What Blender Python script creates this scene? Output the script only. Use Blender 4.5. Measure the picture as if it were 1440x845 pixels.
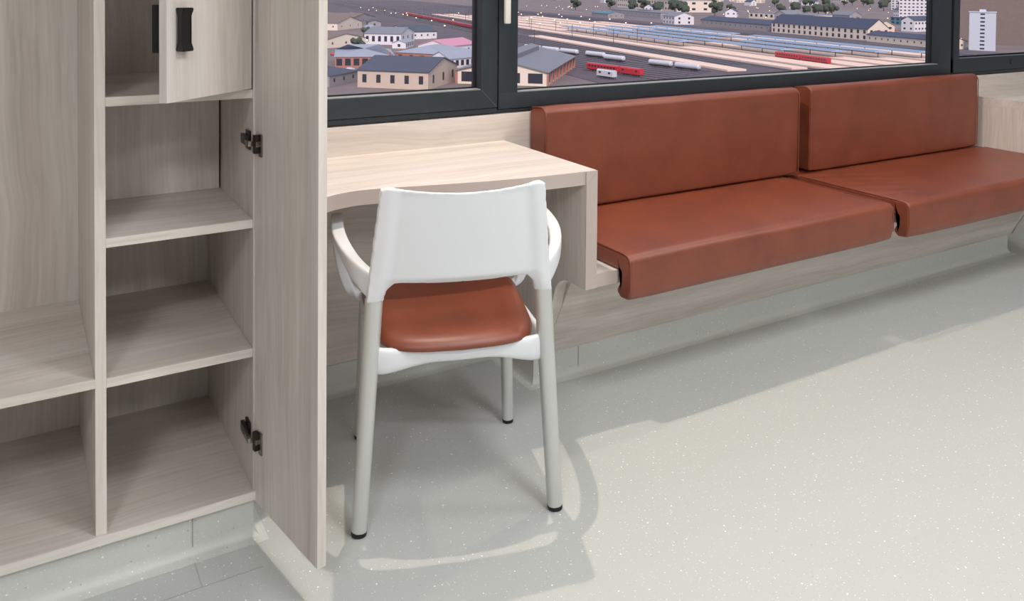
import bpy, bmesh, math, random
from math import sin, cos, pi, radians
from mathutils import Vector, Matrix, noise

for o in list(bpy.data.objects):
    bpy.data.objects.remove(o, do_unlink=True)
S = bpy.context.scene
COL = S.collection

# ------------------------------------------------------------------ camera
F_PX, CX, CY = 1177.8, 720.0, 12.46
YAW, PITCH, ROLL = .5367, .0262, -.0088
cam_d = bpy.data.cameras.new('camera')
cam = bpy.data.objects.new('camera', cam_d)
COL.objects.link(cam)
cam_d.sensor_fit = 'HORIZONTAL'
cam_d.sensor_width = 36.0
cam_d.lens = F_PX / 1440 * 36.0
cam_d.shift_x = 0.0
cam_d.shift_y = (CY - 422.5) / 1440.0
cam_d.clip_start = .05
cam_d.clip_end = 6000
fwd = Vector((sin(YAW) * cos(PITCH), cos(YAW) * cos(PITCH), -sin(PITCH)))
r0 = Vector((cos(YAW), -sin(YAW), 0))
d0 = fwd.cross(r0)
rgt = cos(ROLL) * r0 + sin(ROLL) * d0
dwn = cos(ROLL) * d0 - sin(ROLL) * r0
m = Matrix.Identity(4)
for i in range(3):
    m[i][0] = rgt[i]; m[i][1] = -dwn[i]; m[i][2] = -fwd[i]
m[2][3] = 1.3
cam.matrix_world = m
S.camera = cam

# ------------------------------------------------------------------ colour management, sky
S.view_settings.view_transform = 'Standard'
S.view_settings.look = 'None'
S.view_settings.gamma = 1.0
S.view_settings.exposure = 0.0
S.view_settings.use_curve_mapping = False

world = bpy.data.worlds.new('dusk_sky')
S.world = world
world.use_nodes = True
bg = world.node_tree.nodes['Background']
bg.inputs[0].default_value = (.74, .76, .92, 1)
bg.inputs[1].default_value = .85

# ------------------------------------------------------------------ lights of the room, with added fill
def lamp(name, kind, loc, power, color, size=None, size_y=None, rot=(0, 0, 0), **kw):
    d = bpy.data.lights.new(name, kind)
    d.energy = power
    d.color = color
    if kind == 'AREA':
        d.shape = 'RECTANGLE'; d.size = size; d.size_y = size_y
    elif size is not None:
        d.shadow_soft_size = size
    for k, v in kw.items():
        setattr(d, k, v)
    o = bpy.data.objects.new(name, d)
    COL.objects.link(o)
    o.location = loc; o.rotation_euler = rot
    return o

WARM = (1.0, .87, .72)
COOL = (.97, .98, 1.0)
PANELS = ((1.25, .40, 28), (3.65, .40, 31), (1.25, -2.0, 38), (-.95, -.70, 44), (3.65, -2.0, 24))  # last three are unseen fill, added to brighten wardrobe, door and floor
for px_, py_, pw_ in PANELS:
    lamp('ceiling_and_fill_lamp', 'AREA', (px_, py_, 2.69), pw_, COOL, .6, .6)
lamp('downlight_lamp', 'SPOT', (1.10, 2.17, 2.66), 92, WARM, .012, spot_size=radians(140), spot_blend=.4)
lamp('downlight_lamp', 'SPOT', (3.05, 2.22, 2.66), 40, WARM, .03, spot_size=radians(140), spot_blend=.4)
# sun added behind the building to brighten the town; it misses the closed room
sun = lamp('town_fill_sun', 'SUN', (0, -20, 30), 2.8, (1.0, .84, .78), angle=radians(12))
sun.rotation_euler = (radians(52), 0, radians(-30))

# ------------------------------------------------------------------ materials
def nmat(name):
    mt = bpy.data.materials.new(name)
    mt.use_nodes = True
    nt = mt.node_tree
    b = nt.nodes['Principled BSDF']
    return mt, nt, b

def lin(c):
    return tuple(((x / 255) / 12.92 if x / 255 <= .04045 else ((x / 255 + .055) / 1.055) ** 2.4) for x in c) + (1,)

def N(nt, typ, **kw):
    n = nt.nodes.new(typ)
    for k, v in kw.items():
        setattr(n, k, v)
    return n

def plain(name, c, rough=.5, metal=0, bump=0, bscale=200, var=.06, vscale=3, spec=.5):
    mt, nt, b = nmat(name)
    L = nt.links
    tc = N(nt, 'ShaderNodeTexCoord')
    no = N(nt, 'ShaderNodeTexNoise'); no.inputs['Scale'].default_value = vscale
    no.inputs['Detail'].default_value = 4
    L.new(tc.outputs['Object'], no.inputs['Vector'])
    cr = N(nt, 'ShaderNodeMix', data_type='RGBA')
    cc = lin(c)
    cr.inputs[6].default_value = tuple(x * (1 - var) for x in cc[:3]) + (1,)
    cr.inputs[7].default_value = tuple(min(1, x * (1 + var)) for x in cc[:3]) + (1,)
    L.new(no.outputs[0], cr.inputs[0]); L.new(cr.outputs[2], b.inputs['Base Color'])
    b.inputs['Roughness'].default_value = rough
    b.inputs['Metallic'].default_value = metal
    b.inputs['Specular IOR Level'].default_value = spec
    if bump:
        n2 = N(nt, 'ShaderNodeTexNoise'); n2.inputs['Scale'].default_value = bscale
        bp = N(nt, 'ShaderNodeBump'); bp.inputs['Strength'].default_value = bump
        bp.inputs['Distance'].default_value = .002
        L.new(tc.outputs['Object'], n2.inputs['Vector'])
        L.new(n2.outputs[0], bp.inputs['Height']); L.new(bp.outputs[0], b.inputs['Normal'])
    return mt

def wood(name, axis, base=(217, 210, 205)):
    mt, nt, b = nmat(name)
    L = nt.links
    tc = N(nt, 'ShaderNodeTexCoord')
    oi = N(nt, 'ShaderNodeObjectInfo')
    sc = {'x': (.55, 16, 16), 'z': (16, 16, .55), 'y': (16, .55, 16)}[axis]
    off = N(nt, 'ShaderNodeVectorMath', operation='ADD')
    mul = N(nt, 'ShaderNodeMath', operation='MULTIPLY'); mul.inputs[1].default_value = 7
    L.new(oi.outputs['Random'], mul.inputs[0])
    L.new(tc.outputs['Object'], off.inputs[0]); L.new(mul.outputs[0], off.inputs[1])
    # a wandering warp so that the streaks bend like grain
    wn = N(nt, 'ShaderNodeTexNoise'); wn.inputs['Scale'].default_value = 1.7
    wn.inputs['Detail'].default_value = 2
    L.new(off.outputs[0], wn.inputs['Vector'])
    ws = N(nt, 'ShaderNodeVectorMath', operation='SCALE'); ws.inputs['Scale'].default_value = .09
    L.new(wn.outputs['Color'], ws.inputs[0])
    ad = N(nt, 'ShaderNodeVectorMath', operation='ADD')
    L.new(off.outputs[0], ad.inputs[0]); L.new(ws.outputs[0], ad.inputs[1])
    mp = N(nt, 'ShaderNodeMapping'); mp.inputs['Scale'].default_value = sc
    L.new(ad.outputs[0], mp.inputs['Vector'])
    n1 = N(nt, 'ShaderNodeTexNoise'); n1.inputs['Scale'].default_value = 1.0
    n1.inputs['Detail'].default_value = 5; n1.inputs['Roughness'].default_value = .6
    L.new(mp.outputs[0], n1.inputs['Vector'])
    mp2 = N(nt, 'ShaderNodeMapping'); mp2.inputs['Scale'].default_value = tuple(v * (7 if v > 1 else 4) for v in sc)
    L.new(ad.outputs[0], mp2.inputs['Vector'])
    n2 = N(nt, 'ShaderNodeTexNoise'); n2.inputs['Scale'].default_value = 1.0
    n2.inputs['Detail'].default_value = 3
    L.new(mp2.outputs[0], n2.inputs['Vector'])
    mx = N(nt, 'ShaderNodeMix', data_type='FLOAT'); mx.inputs[0].default_value = .38
    L.new(n1.outputs[0], mx.inputs[2]); L.new(n2.outputs[0], mx.inputs[3])
    cr = N(nt, 'ShaderNodeValToRGB')
    e = cr.color_ramp.elements
    c = lin(base)
    e[0].position = .30; e[0].color = (c[0] * .75, c[1] * .735, c[2] * .725, 1)
    e[1].position = .72; e[1].color = (min(1, c[0] * 1.15), min(1, c[1] * 1.15), min(1, c[2] * 1.15), 1)
    k = e.new(.47); k.color = (c[0] * .93, c[1] * .92, c[2] * .91, 1)
    L.new(mx.outputs[0], cr.inputs[0])
    # broad, soft change of tint between boards of the print
    n3 = N(nt, 'ShaderNodeTexNoise'); n3.inputs['Scale'].default_value = .35
    L.new(mp.outputs[0], n3.inputs['Vector'])
    t = N(nt, 'ShaderNodeMix', data_type='RGBA', blend_type='MULTIPLY')
    t.inputs[0].default_value = 1
    r3 = N(nt, 'ShaderNodeValToRGB')
    r3.color_ramp.elements[0].position = .35; r3.color_ramp.elements[0].color = (.93, .90, .87, 1)
    r3.color_ramp.elements[1].position = .65; r3.color_ramp.elements[1].color = (1, 1, 1, 1)
    L.new(n3.outputs[0], r3.inputs[0]); L.new(cr.outputs[0], t.inputs[6]); L.new(r3.outputs[0], t.inputs[7])
    L.new(t.outputs[2], b.inputs['Base Color'])
    b.inputs['Roughness'].default_value = .48
    bp = N(nt, 'ShaderNodeBump'); bp.inputs['Strength'].default_value = .12
    bp.inputs['Distance'].default_value = .001
    L.new(n2.outputs[0], bp.inputs['Height']); L.new(bp.outputs[0], b.inputs['Normal'])
    return mt

def leather():
    mt, nt, b = nmat('tan_leather')
    L = nt.links
    tc = N(nt, 'ShaderNodeTexCoord')
    n1 = N(nt, 'ShaderNodeTexNoise'); n1.inputs['Scale'].default_value = 6
    n1.inputs['Detail'].default_value = 6; n1.inputs['Roughness'].default_value = .6
    L.new(tc.outputs['Object'], n1.inputs['Vector'])
    cr = N(nt, 'ShaderNodeValToRGB')
    cr.color_ramp.elements[0].position = .3; cr.color_ramp.elements[0].color = lin((112, 50, 28))
    cr.color_ramp.elements[1].position = .75; cr.color_ramp.elements[1].color = lin((134, 64, 36))
    L.new(n1.outputs[0], cr.inputs[0]); L.new(cr.outputs[0], b.inputs['Base Color'])
    b.inputs['Roughness'].default_value = .46
    b.inputs['Coat Weight'].default_value = .45
    b.inputs['Coat Roughness'].default_value = .45
    b.inputs['Specular IOR Level'].default_value = .55
    v = N(nt, 'ShaderNodeTexVoronoi'); v.inputs['Scale'].default_value = 420
    L.new(tc.outputs['Object'], v.inputs['Vector'])
    b1 = N(nt, 'ShaderNodeBump'); b1.inputs['Strength'].default_value = .12; b1.inputs['Distance'].default_value = .0008
    L.new(v.outputs['Distance'], b1.inputs['Height'])
    n2 = N(nt, 'ShaderNodeTexNoise'); n2.inputs['Scale'].default_value = 9; n2.inputs['Detail'].default_value = 3
    L.new(tc.outputs['Object'], n2.inputs['Vector'])
    b2 = N(nt, 'ShaderNodeBump'); b2.inputs['Strength'].default_value = .35; b2.inputs['Distance'].default_value = .006
    L.new(n2.outputs[0], b2.inputs['Height']); L.new(b1.outputs[0], b2.inputs['Normal'])
    L.new(b2.outputs[0], b.inputs['Normal'])
    return mt

def vinyl(name, base=(188, 190, 187)):
    mt, nt, b = nmat(name)
    L = nt.links
    tc = N(nt, 'ShaderNodeTexCoord')
    mixes = None
    base_c = lin(base)
    n = N(nt, 'ShaderNodeTexNoise'); n.inputs['Scale'].default_value = 260; n.inputs['Detail'].default_value = 3
    L.new(tc.outputs['Object'], n.inputs['Vector'])
    m0 = N(nt, 'ShaderNodeMix', data_type='RGBA')
    m0.inputs[6].default_value = tuple(x * .93 for x in base_c[:3]) + (1,)
    m0.inputs[7].default_value = tuple(x * 1.06 for x in base_c[:3]) + (1,)
    L.new(n.outputs[0], m0.inputs[0])
    prev = m0.outputs[2]
    for scale, thr, rad, col in ((50, .50, .105, (244, 244, 234)), (95, .55, .14, (228, 229, 218)), (140, .6, .15, (222, 223, 212)), (60, .80, .13, (176, 178, 168))):
        v = N(nt, 'ShaderNodeTexVoronoi'); v.inputs['Scale'].default_value = scale
        L.new(tc.outputs['Object'], v.inputs['Vector'])
        lt = N(nt, 'ShaderNodeMath', operation='LESS_THAN'); lt.inputs[1].default_value = rad
        L.new(v.outputs['Distance'], lt.inputs[0])
        sp = N(nt, 'ShaderNodeSeparateColor'); L.new(v.outputs['Color'], sp.inputs[0])
        gt = N(nt, 'ShaderNodeMath', operation='GREATER_THAN'); gt.inputs[1].default_value = thr
        L.new(sp.outputs[0], gt.inputs[0])
        ml = N(nt, 'ShaderNodeMath', operation='MULTIPLY')
        L.new(lt.outputs[0], ml.inputs[0]); L.new(gt.outputs[0], ml.inputs[1])
        mm = N(nt, 'ShaderNodeMix', data_type='RGBA'); mm.inputs[7].default_value = lin(col)
        L.new(ml.outputs[0], mm.inputs[0]); L.new(prev, mm.inputs[6])
        prev = mm.outputs[2]
    L.new(prev, b.inputs['Base Color'])
    b.inputs['Roughness'].default_value = .42
    b.inputs['Specular IOR Level'].default_value = .4
    return mt

def glass_mat():
    mt, nt, b = nmat('window_glass')
    nt.nodes.remove(b)
    out = [x for x in nt.nodes if x.type == 'OUTPUT_MATERIAL'][0]
    tr = N(nt, 'ShaderNodeBsdfTransparent'); tr.inputs[0].default_value = (.97, .98, .98, 1)
    gl = N(nt, 'ShaderNodeBsdfGlossy'); gl.inputs['Roughness'].default_value = .02
    lw = N(nt, 'ShaderNodeLayerWeight'); lw.inputs[0].default_value = .5
    pw = N(nt, 'ShaderNodeMath', operation='POWER'); pw.inputs[1].default_value = 4
    nt.links.new(lw.outputs['Facing'], pw.inputs[0])
    fr = N(nt, 'ShaderNodeMath', operation='MULTIPLY_ADD'); fr.inputs[1].default_value = .4; fr.inputs[2].default_value = .025
    nt.links.new(pw.outputs[0], fr.inputs[0])
    mx = N(nt, 'ShaderNodeMixShader')
    nt.links.new(fr.outputs[0], mx.inputs[0]); nt.links.new(tr.outputs[0], mx.inputs[1]); nt.links.new(gl.outputs[0], mx.inputs[2])
    nt.links.new(mx.outputs[0], out.inputs[0])
    return mt

def emis(name, c, s):
    mt, nt, b = nmat(name)
    b.inputs['Base Color'].default_value = lin(c)
    b.inputs['Emission Color'].default_value = lin(c)
    b.inputs['Emission Strength'].default_value = s
    mt.cycles.emission_sampling = 'NONE'
    return mt

M = dict(
    wz=wood('light_ash_laminate_upright_grain', 'z'),
    wx=wood('light_ash_laminate_level_grain', 'x'),
    edge=wood('pale_laminate_edge_band', 'x', (226, 220, 214)),
    edgez=wood('pale_laminate_edge_band_upright', 'z', (226, 220, 214)),
    taupe=plain('taupe_edge_band', (188, 173, 165), .5, var=.03, vscale=5),
    leather=leather(),
    floor=vinyl('speckled_vinyl'),
    skirt=vinyl('speckled_vinyl_skirting', (203, 205, 199)),
    seam=plain('vinyl_weld_seam', (166, 168, 161), .5),
    plastic=plain('white_polypropylene', (222, 224, 227), .38, var=.01),
    alu=plain('silver_painted_metal', (200, 201, 198), .32, .35, var=.02),
    black=plain('black_plastic', (14, 15, 18), .3, var=.05),
    rubber=plain('black_rubber', (16, 15, 15), .6, var=.05),
    dsteel=plain('dark_burnished_steel', (64, 58, 54), .3, .8),
    steel=plain('nickel_steel', (150, 142, 132), .25, 1.0, var=.05),
    frame=plain('anthracite_window_metal', (46, 54, 60), .36, .2, var=.04),
    bead=plain('grey_glazing_bead', (150, 152, 152), .4, .2),
    gasket=plain('black_gasket', (10, 11, 12), .6),
    handle=plain('white_handle_metal', (214, 213, 206), .35),
    wall=plain('grey_wall_paint', (176, 175, 172), .8, bump=.1, bscale=120, var=.015),
    ceil=plain('white_ceiling_paint', (238, 238, 236), .85, var=.01),
    glass=glass_mat(),
    diff=emis('lamp_diffuser', (255, 252, 245), 1.5),
)

# ------------------------------------------------------------------ mesh helpers
ORG = {}

def tag(o, label=None, cat=None, group=None, kind=None):
    if label: o['label'] = label
    if cat: o['category'] = cat
    if group: o['group'] = group
    if kind: o['kind'] = kind
    return o

def empty(name, loc=(0, 0, 0), rz=0.0, local=False):
    o = bpy.data.objects.new(name, None)
    COL.objects.link(o)
    o.empty_display_size = .05
    o.location = loc; o.rotation_euler = (0, 0, rz)
    ORG[o.name] = Vector((0, 0, 0)) if local else Vector(loc)
    return o

def obj(name, bm, mat, parent=None, smooth=False, origin=None):
    """link a bmesh whose vertices are in world coordinates as one object"""
    org = ORG[parent.name] if parent is not None else (Vector(origin) if origin else Vector((0, 0, 0)))
    if org.length:
        bmesh.ops.translate(bm, verts=bm.verts, vec=-org)
    bmesh.ops.recalc_face_normals(bm, faces=bm.faces)
    me = bpy.data.meshes.new(name)
    bm.to_mesh(me); bm.free()
    mats = mat if isinstance(mat, (list, tuple)) else [mat]
    for mt in mats:
        me.materials.append(mt)
    if smooth:
        for p in me.polygons: p.use_smooth = True
        if smooth != 'all':
            me.set_sharp_from_angle(angle=radians(40))
    o = bpy.data.objects.new(name, me)
    COL.objects.link(o)
    if parent is not None:
        o.parent = parent
        ORG[o.name] = org
    else:
        o.location = org
        ORG[o.name] = org
    return o

def add_box(bm, lo, hi, mi=0, bev=0.0, mat4=None):
    vs = [bm.verts.new((x, y, z)) for x in (lo[0], hi[0]) for y in (lo[1], hi[1]) for z in (lo[2], hi[2])]
    fs = []
    for q in ((0, 1, 3, 2), (4, 6, 7, 5), (0, 4, 5, 1), (2, 3, 7, 6), (0, 2, 6, 4), (1, 5, 7, 3)):
        f = bm.faces.new([vs[i] for i in q]); f.material_index = mi; fs.append(f)
    bmesh.ops.recalc_face_normals(bm, faces=fs)
    if bev:
        es = list({e for f in fs for e in f.edges})
        r = bmesh.ops.bevel(bm, geom=es, offset=bev, segments=2, affect='EDGES', profile=.7)
        for f in r['faces']: f.material_index = mi
    if mat4 is not None:
        vv = {v for v in bm.verts if v.is_valid}
        bmesh.ops.transform(bm, matrix=mat4, verts=list(vv))
    return fs

def box(name, lo, hi, mat, parent=None, bev=.0008, **kw):
    bm = bmesh.new()
    add_box(bm, lo, hi, 0, bev)
    return obj(name, bm, mat, parent, **kw)

def add_prism(bm, poly, axis, a, b, mi=0):
    """poly: list of 2-D points; axis: extrusion axis ('x': pts are (y,z), 'z': pts are (x,y), 'y': pts are (x,z))"""
    def P(p, t):
        return {'x': (t, p[0], p[1]), 'z': (p[0], p[1], t), 'y': (p[0], t, p[1])}[axis]
    A = [bm.verts.new(P(p, a)) for p in poly]
    B = [bm.verts.new(P(p, b)) for p in poly]
    n = len(poly)
    out = [bm.faces.new(A[::-1]), bm.faces.new(B)]
    for i in range(n):
        out.append(bm.faces.new((A[i], A[(i + 1) % n], B[(i + 1) % n], B[i])))
    for f in out: f.material_index = mi
    return out

def prism(name, poly, axis, a, b, mat, parent=None, **kw):
    bm = bmesh.new()
    add_prism(bm, poly, axis, a, b)
    return obj(name, bm, mat, parent, **kw)

def sweep(bm, pts, secs, up=Vector((1, 0, 0)), seg=12, power=2.0, closed=False, mi=0):
    """secs: per point (half width along 'up', half thickness across)"""
    pts = [Vector(p) for p in pts]
    n = len(pts); rings = []
    for i, p in enumerate(pts):
        if closed:
            t = (pts[(i + 1) % n] - pts[i - 1]).normalized()
        else:
            t = (pts[min(n - 1, i + 1)] - pts[max(0, i - 1)]).normalized()
        u = up[i] if isinstance(up, list) else up
        w = (u - t * u.dot(t)).normalized()
        h = t.cross(w)
        ring = []
        for k in range(seg):
            a = 2 * pi * (k + .5) / seg
            c, s = cos(a), sin(a)
            c = math.copysign(abs(c) ** (2 / power), c); s = math.copysign(abs(s) ** (2 / power), s)
            ring.append(bm.verts.new(p + w * c * secs[i][0] + h * s * secs[i][1]))
        rings.append(ring)
    m = n if closed else n - 1
    for i in range(m):
        A, B = rings[i], rings[(i + 1) % n]
        for k in range(seg):
            f = bm.faces.new((A[k], A[(k + 1) % seg], B[(k + 1) % seg], B[k])); f.material_index = mi
    if not closed:
        bm.faces.new(rings[0][::-1]); bm.faces.new(rings[-1])
    return rings

def catmull(P, n=6):
    P = [Vector(p) for p in P]
    out = []
    for i in range(len(P) - 1):
        p0 = P[max(0, i - 1)]; p1 = P[i]; p2 = P[i + 1]; p3 = P[min(len(P) - 1, i + 2)]
        for k in range(n):
            t = k / n
            out.append(.5 * ((2 * p1) + (-p0 + p2) * t + (2 * p0 - 5 * p1 + 4 * p2 - p3) * t * t + (-p0 + 3 * p1 - 3 * p2 + p3) * t ** 3))
    out.append(P[-1])
    return out

def round_poly(P, R, seg=5):
    """polygon with each corner rounded by its radius"""
    out = []
    n = len(P)
    for i in range(n):
        p = Vector(P[i]); a = Vector(P[i - 1]); b = Vector(P[(i + 1) % n])
        r = R[i] if isinstance(R, (list, tuple)) else R
        if r <= 0:
            out.append(tuple(p)); continue
        u = (a - p).normalized(); v = (b - p).normalized()
        ang = u.angle(v)
        d = min(r / math.tan(ang / 2), (a - p).length * .49, (b - p).length * .49)
        rr = d * math.tan(ang / 2)
        c = p + (u + v).normalized() * (rr / sin(ang / 2))
        s = p + u * d - c; e = p + v * d - c
        a0 = math.atan2(s.y, s.x); a1 = math.atan2(e.y, e.x)
        da = (a1 - a0 + pi) % (2 * pi) - pi
        for k in range(seg + 1):
            t = a0 + da * k / seg
            out.append((c.x + rr * cos(t), c.y + rr * sin(t)))
    return out

def subdiv_poly(P, step):
    out = []
    n = len(P)
    for i in range(n):
        a = Vector(P[i]); b = Vector(P[(i + 1) % n])
        k = max(1, int((b - a).length / step))
        for j in range(k):
            out.append(tuple(a.lerp(b, j / k)))
    return out

# ------------------------------------------------------------------ the room
def struct(name, bm, mat, **kw):
    return tag(obj(name, bm, mat, **kw), kind='structure')

RX0, RX1, RY0, RY1, RH = -1.7, 6.4, -2.8, 2.575, 2.72
WY = 2.55                     # face of the window wall cladding
ZW = .857                     # foot of the windows

bm = bmesh.new(); add_box(bm, (RX0 - .2, RY0 - .2, -.12), (RX1 + .2, RY1 + .25, 0)); struct('floor', bm, M['floor'])
bm = bmesh.new(); add_box(bm, (RX0 - .2, RY0 - .2, RH), (RX1 + .2, RY1 + .25, RH + .12)); struct('ceiling', bm, M['ceil'])
bm = bmesh.new(); add_box(bm, (RX0 - .2, RY0 - .2, 0), (RX0, RY1, RH)); struct('wall_left', bm, M['wall'])
bm = bmesh.new(); add_box(bm, (RX1, RY0 - .2, 0), (RX1 + .2, RY1, RH)); struct('wall_right', bm, M['wall'])
bm = bmesh.new(); add_box(bm, (RX0, RY0 - .2, 0), (RX1, RY0, RH)); struct('wall_front', bm, M['wall'])
bm = bmesh.new()
add_box(bm, (RX0 - .2, RY1, 0), (RX1 + .2, RY1 + .25, ZW - .004))
add_box(bm, (RX0 - .2, RY1, 2.2), (RX1 + .2, RY1 + .25, RH))
add_box(bm, (RX0 - .2, RY1, ZW - .004), (.46, RY1 + .25, 2.2))
add_box(bm, (5.62, RY1, ZW - .004), (RX1 + .2, RY1 + .25, 2.2))
struct('wall_back', bm, M['wall'])
# laminate cladding below the windows
bm = bmesh.new(); add_box(bm, (.50, WY, .094), (RX1 - .002, RY1 - .001, ZW - .006), 0, .001); struct('trim_1', bm, M['wx'])

# coved vinyl skirting: one run that follows the plinths
path = [(-1.2, 1.975), (.478, 1.975), (.478, 2.545), (1.452, 2.545), (1.452, 2.283), (4.232, 2.283), (4.232, 2.545), (RX1, 2.545)]
prof = [(-.006, .0935), (0, .0935), (0, .03)] + [(.026 * (1 - cos(t)) * 1.0, .03 - .029 * sin(t)) for t in [pi / 2 * k / 6 for k in range(1, 7)]] + [(.030, .0004), (-.006, .0004)]
bm = bmesh.new()
P2 = [Vector(p) for p in path]
rings = []
for i, p in enumerate(P2):
    def nrm(a, b):
        d = (b - a).normalized(); return Vector((d.y, -d.x))     # towards the room
    if i == 0: nn = nrm(P2[0], P2[1])
    elif i == len(P2) - 1: nn = nrm(P2[-2], P2[-1])
    else:
        n1 = nrm(P2[i - 1], p); n2 = nrm(p, P2[i + 1]); nn = (n1 + n2) / (1 + n1.dot(n2))
    rings.append([bm.verts.new((p.x + nn.x * q[0], p.y + nn.y * q[0], q[1])) for q in prof])
for i in range(len(rings) - 1):
    for k in range(len(prof)):
        bm.faces.new((rings[i][k], rings[i][(k + 1) % len(prof)], rings[i + 1][(k + 1) % len(prof)], rings[i + 1][k]))
bm.faces.new(rings[0]); bm.faces.new(rings[-1][::-1])
struct('baseboard_back', bm, M['skirt'], smooth=True)
# welded seams of the vinyl
bm = bmesh.new()
for x, y in ((.342, 1.9745), (1.205, 2.5445), (1.63, 2.2825)):
    add_box(bm, (x - .0012, y - .0012, .002), (x + .0012, y + .001, .092))
add_box(bm, (.3408, 1.86, .0), (.3432, 1.95, .0006))
add_box(bm, (-1.5, 1.8585, 0), (.3432, 1.8610, .0006))
add_box(bm, (.3432, 1.8585, 0), (.47, 1.8610, .0006))
struct('trim_2', bm, M['seam'])

# ------------------------------------------------------------------ windows
def bar_frame(bm, x0, x1, z0, z1, y0, y1, wl, wr, wb, wt, bev=.003):
    add_box(bm, (x0, y0, z0), (x1, y1, z0 + wb), 0, bev)
    add_box(bm, (x0, y0, z1 - wt), (x1, y1, z1), 0, bev)
    add_box(bm, (x0, y0 + .0004, z0 + .001), (x0 + wl, y1, z1 - .001), 0, bev)
    add_box(bm, (x1 - wr, y0 + .0004, z0 + .001), (x1, y1, z1 - .001), 0, bev)

ZT = 2.19
def window(name, x0, x1, y0, wl, wr, zb, wb, sill, bead=True):
    r = tag(empty(name, (x0, y0, ZW)), kind='structure')
    bm = bmesh.new()
    bar_frame(bm, x0, x1, zb, ZT, y0, y0 + .075, wl, wr, wb, .07)
    obj('sash_frame', bm, M['frame'], r, smooth=True)
    bm = bmesh.new(); add_box(bm, (x0 - .002, y0 + .008, ZW), (x1 + .002, y0 + .075, zb - .0025), 0, .001)
    obj('bottom_profile', bm, M['frame'], r)
    gx0, gx1, gz0, gz1 = x0 + wl, x1 - wr, zb + wb, ZT - .07
    gy = y0 + .055
    bm = bmesh.new(); add_box(bm, (gx0 + .0005, gy, gz0 + .0005), (gx1 - .0005, gy + .008, gz1 - .0005))
    obj('glass_pane', bm, M['glass'], r)
    bm = bmesh.new()
    bar_frame(bm, gx0, gx1, gz0, gz1, gy - .012, gy - .0005, .005, .005, .007, .007, 0)
    obj('gasket', bm, M['gasket'], r)
    bm = bmesh.new()
    if bead:
        add_box(bm, (gx0 + .001, y0 + .004, gz0 + .0002), (gx1 - .001, gy - .014, gz0 + .003), 0, .0005)
        obj('glazing_bead', bm, M['bead'], r)
    else: bm.free()
    return r
w1 = window('window_1', .47, 1.4585, WY - .004, .07, .0645, .876, .065, True)
w2 = window('window_2', 1.4655, 4.158, WY + .001, .0785, .104, .868, .056, True)
w3 = window('window_3', 4.176, 5.62, WY - .002, .052, .06, .873, .075, True, bead=False)
bm = bmesh.new(); add_box(bm, (4.159, WY + .03, ZW), (4.175, WY + .075, ZT)); obj('gap_strip', bm, M['gasket'], w2)
bm = bmesh.new(); add_box(bm, (1.459, WY + .02, ZW), (1.465, WY + .075, ZT)); obj('gap_strip', bm, M['gasket'], w1)
# mitre lines of the casement corner
bm = bmesh.new()
sweep(bm, [(1.3955, WY - .0038, .9395), (1.456, WY - .0038, .879)], [(.0006, .0004)] * 2, up=Vector((0, 1, 0)), seg=4)
obj('mitre_line', bm, M['bead'], w1)
# handle of the casement
h = obj('handle', (lambda b: (add_box(b, (1.466, WY - .045, 1.172), (1.487, WY - .031, 1.300), 0, .004), b)[1])(bmesh.new()), M['handle'], w1, smooth=True)
bm = bmesh.new(); add_box(bm, (1.462, WY - .013, 1.265), (1.491, WY - .0045, 1.335), 0, .003); obj('rosette', bm, M['handle'], h, smooth=True)
bm = bmesh.new(); sweep(bm, [(1.4765, WY - .0130, 1.29), (1.4765, WY - .033, 1.29)], [(.008, .008)] * 2, seg=14, up=Vector((1, 0, 0))); obj('spindle', bm, M['handle'], h, smooth=True)
# round lock plate of the right casement
bm = bmesh.new(); sweep(bm, [(4.72, WY - .0030, .915), (4.72, WY - .006, .915)], [(.014, .014)] * 2, seg=20, up=Vector((1, 0, 0))); obj('lock_plate', bm, M['frame'], w3, smooth=True)

# ------------------------------------------------------------------ wardrobe
T = .02
WF = 1.965                    # front plane
WB = 2.50
wd = tag(empty('wardrobe', (-.1, 2.23, .0945)),
         'tall open wardrobe in light ash laminate with divider, shelves and an open door', 'wardrobe')
WZT = 2.25
bm = bmesh.new(); add_box(bm, (-.72, WF - .002, .095), (.495, WB, .115), 0, .0008); obj('bottom_board', bm, M['wx'], wd)
bm = bmesh.new(); add_box(bm, (-.70, WF, WZT - T), (.475, WB, WZT), 0, .0008); obj('top_board', bm, M['wx'], wd)
box('side_panel', (.475, WF + .002, .1152), (.495, WB, WZT), M['wz'], wd)
box('side_panel', (-.72, WF + .002, .1152), (-.70, WB, WZT), M['wz'], wd)
# the divider is a board with a pale edge band
dv = box('divider', (.1445, WF + .006, .1152), (.1655, WB - .006, WZT - T - .0002), M['wz'], wd)
bm = bmesh.new(); add_box(bm, (.1443, WF + .003, .1152), (.1657, WF + .0058, WZT - T - .0002)); obj('edge_band', bm, M['edgez'], dv)
bm = bmesh.new(); add_box(bm, (-.70, WB - .006, .1152), (.1443, WB, WZT - T)); obj('back_panel', bm, M['wz'], wd)
bm = bmesh.new(); add_box(bm, (.1657, WB - .006, .1152), (.4748, WB, WZT - T)); obj('back_panel', bm, M['wz'], wd)
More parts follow.
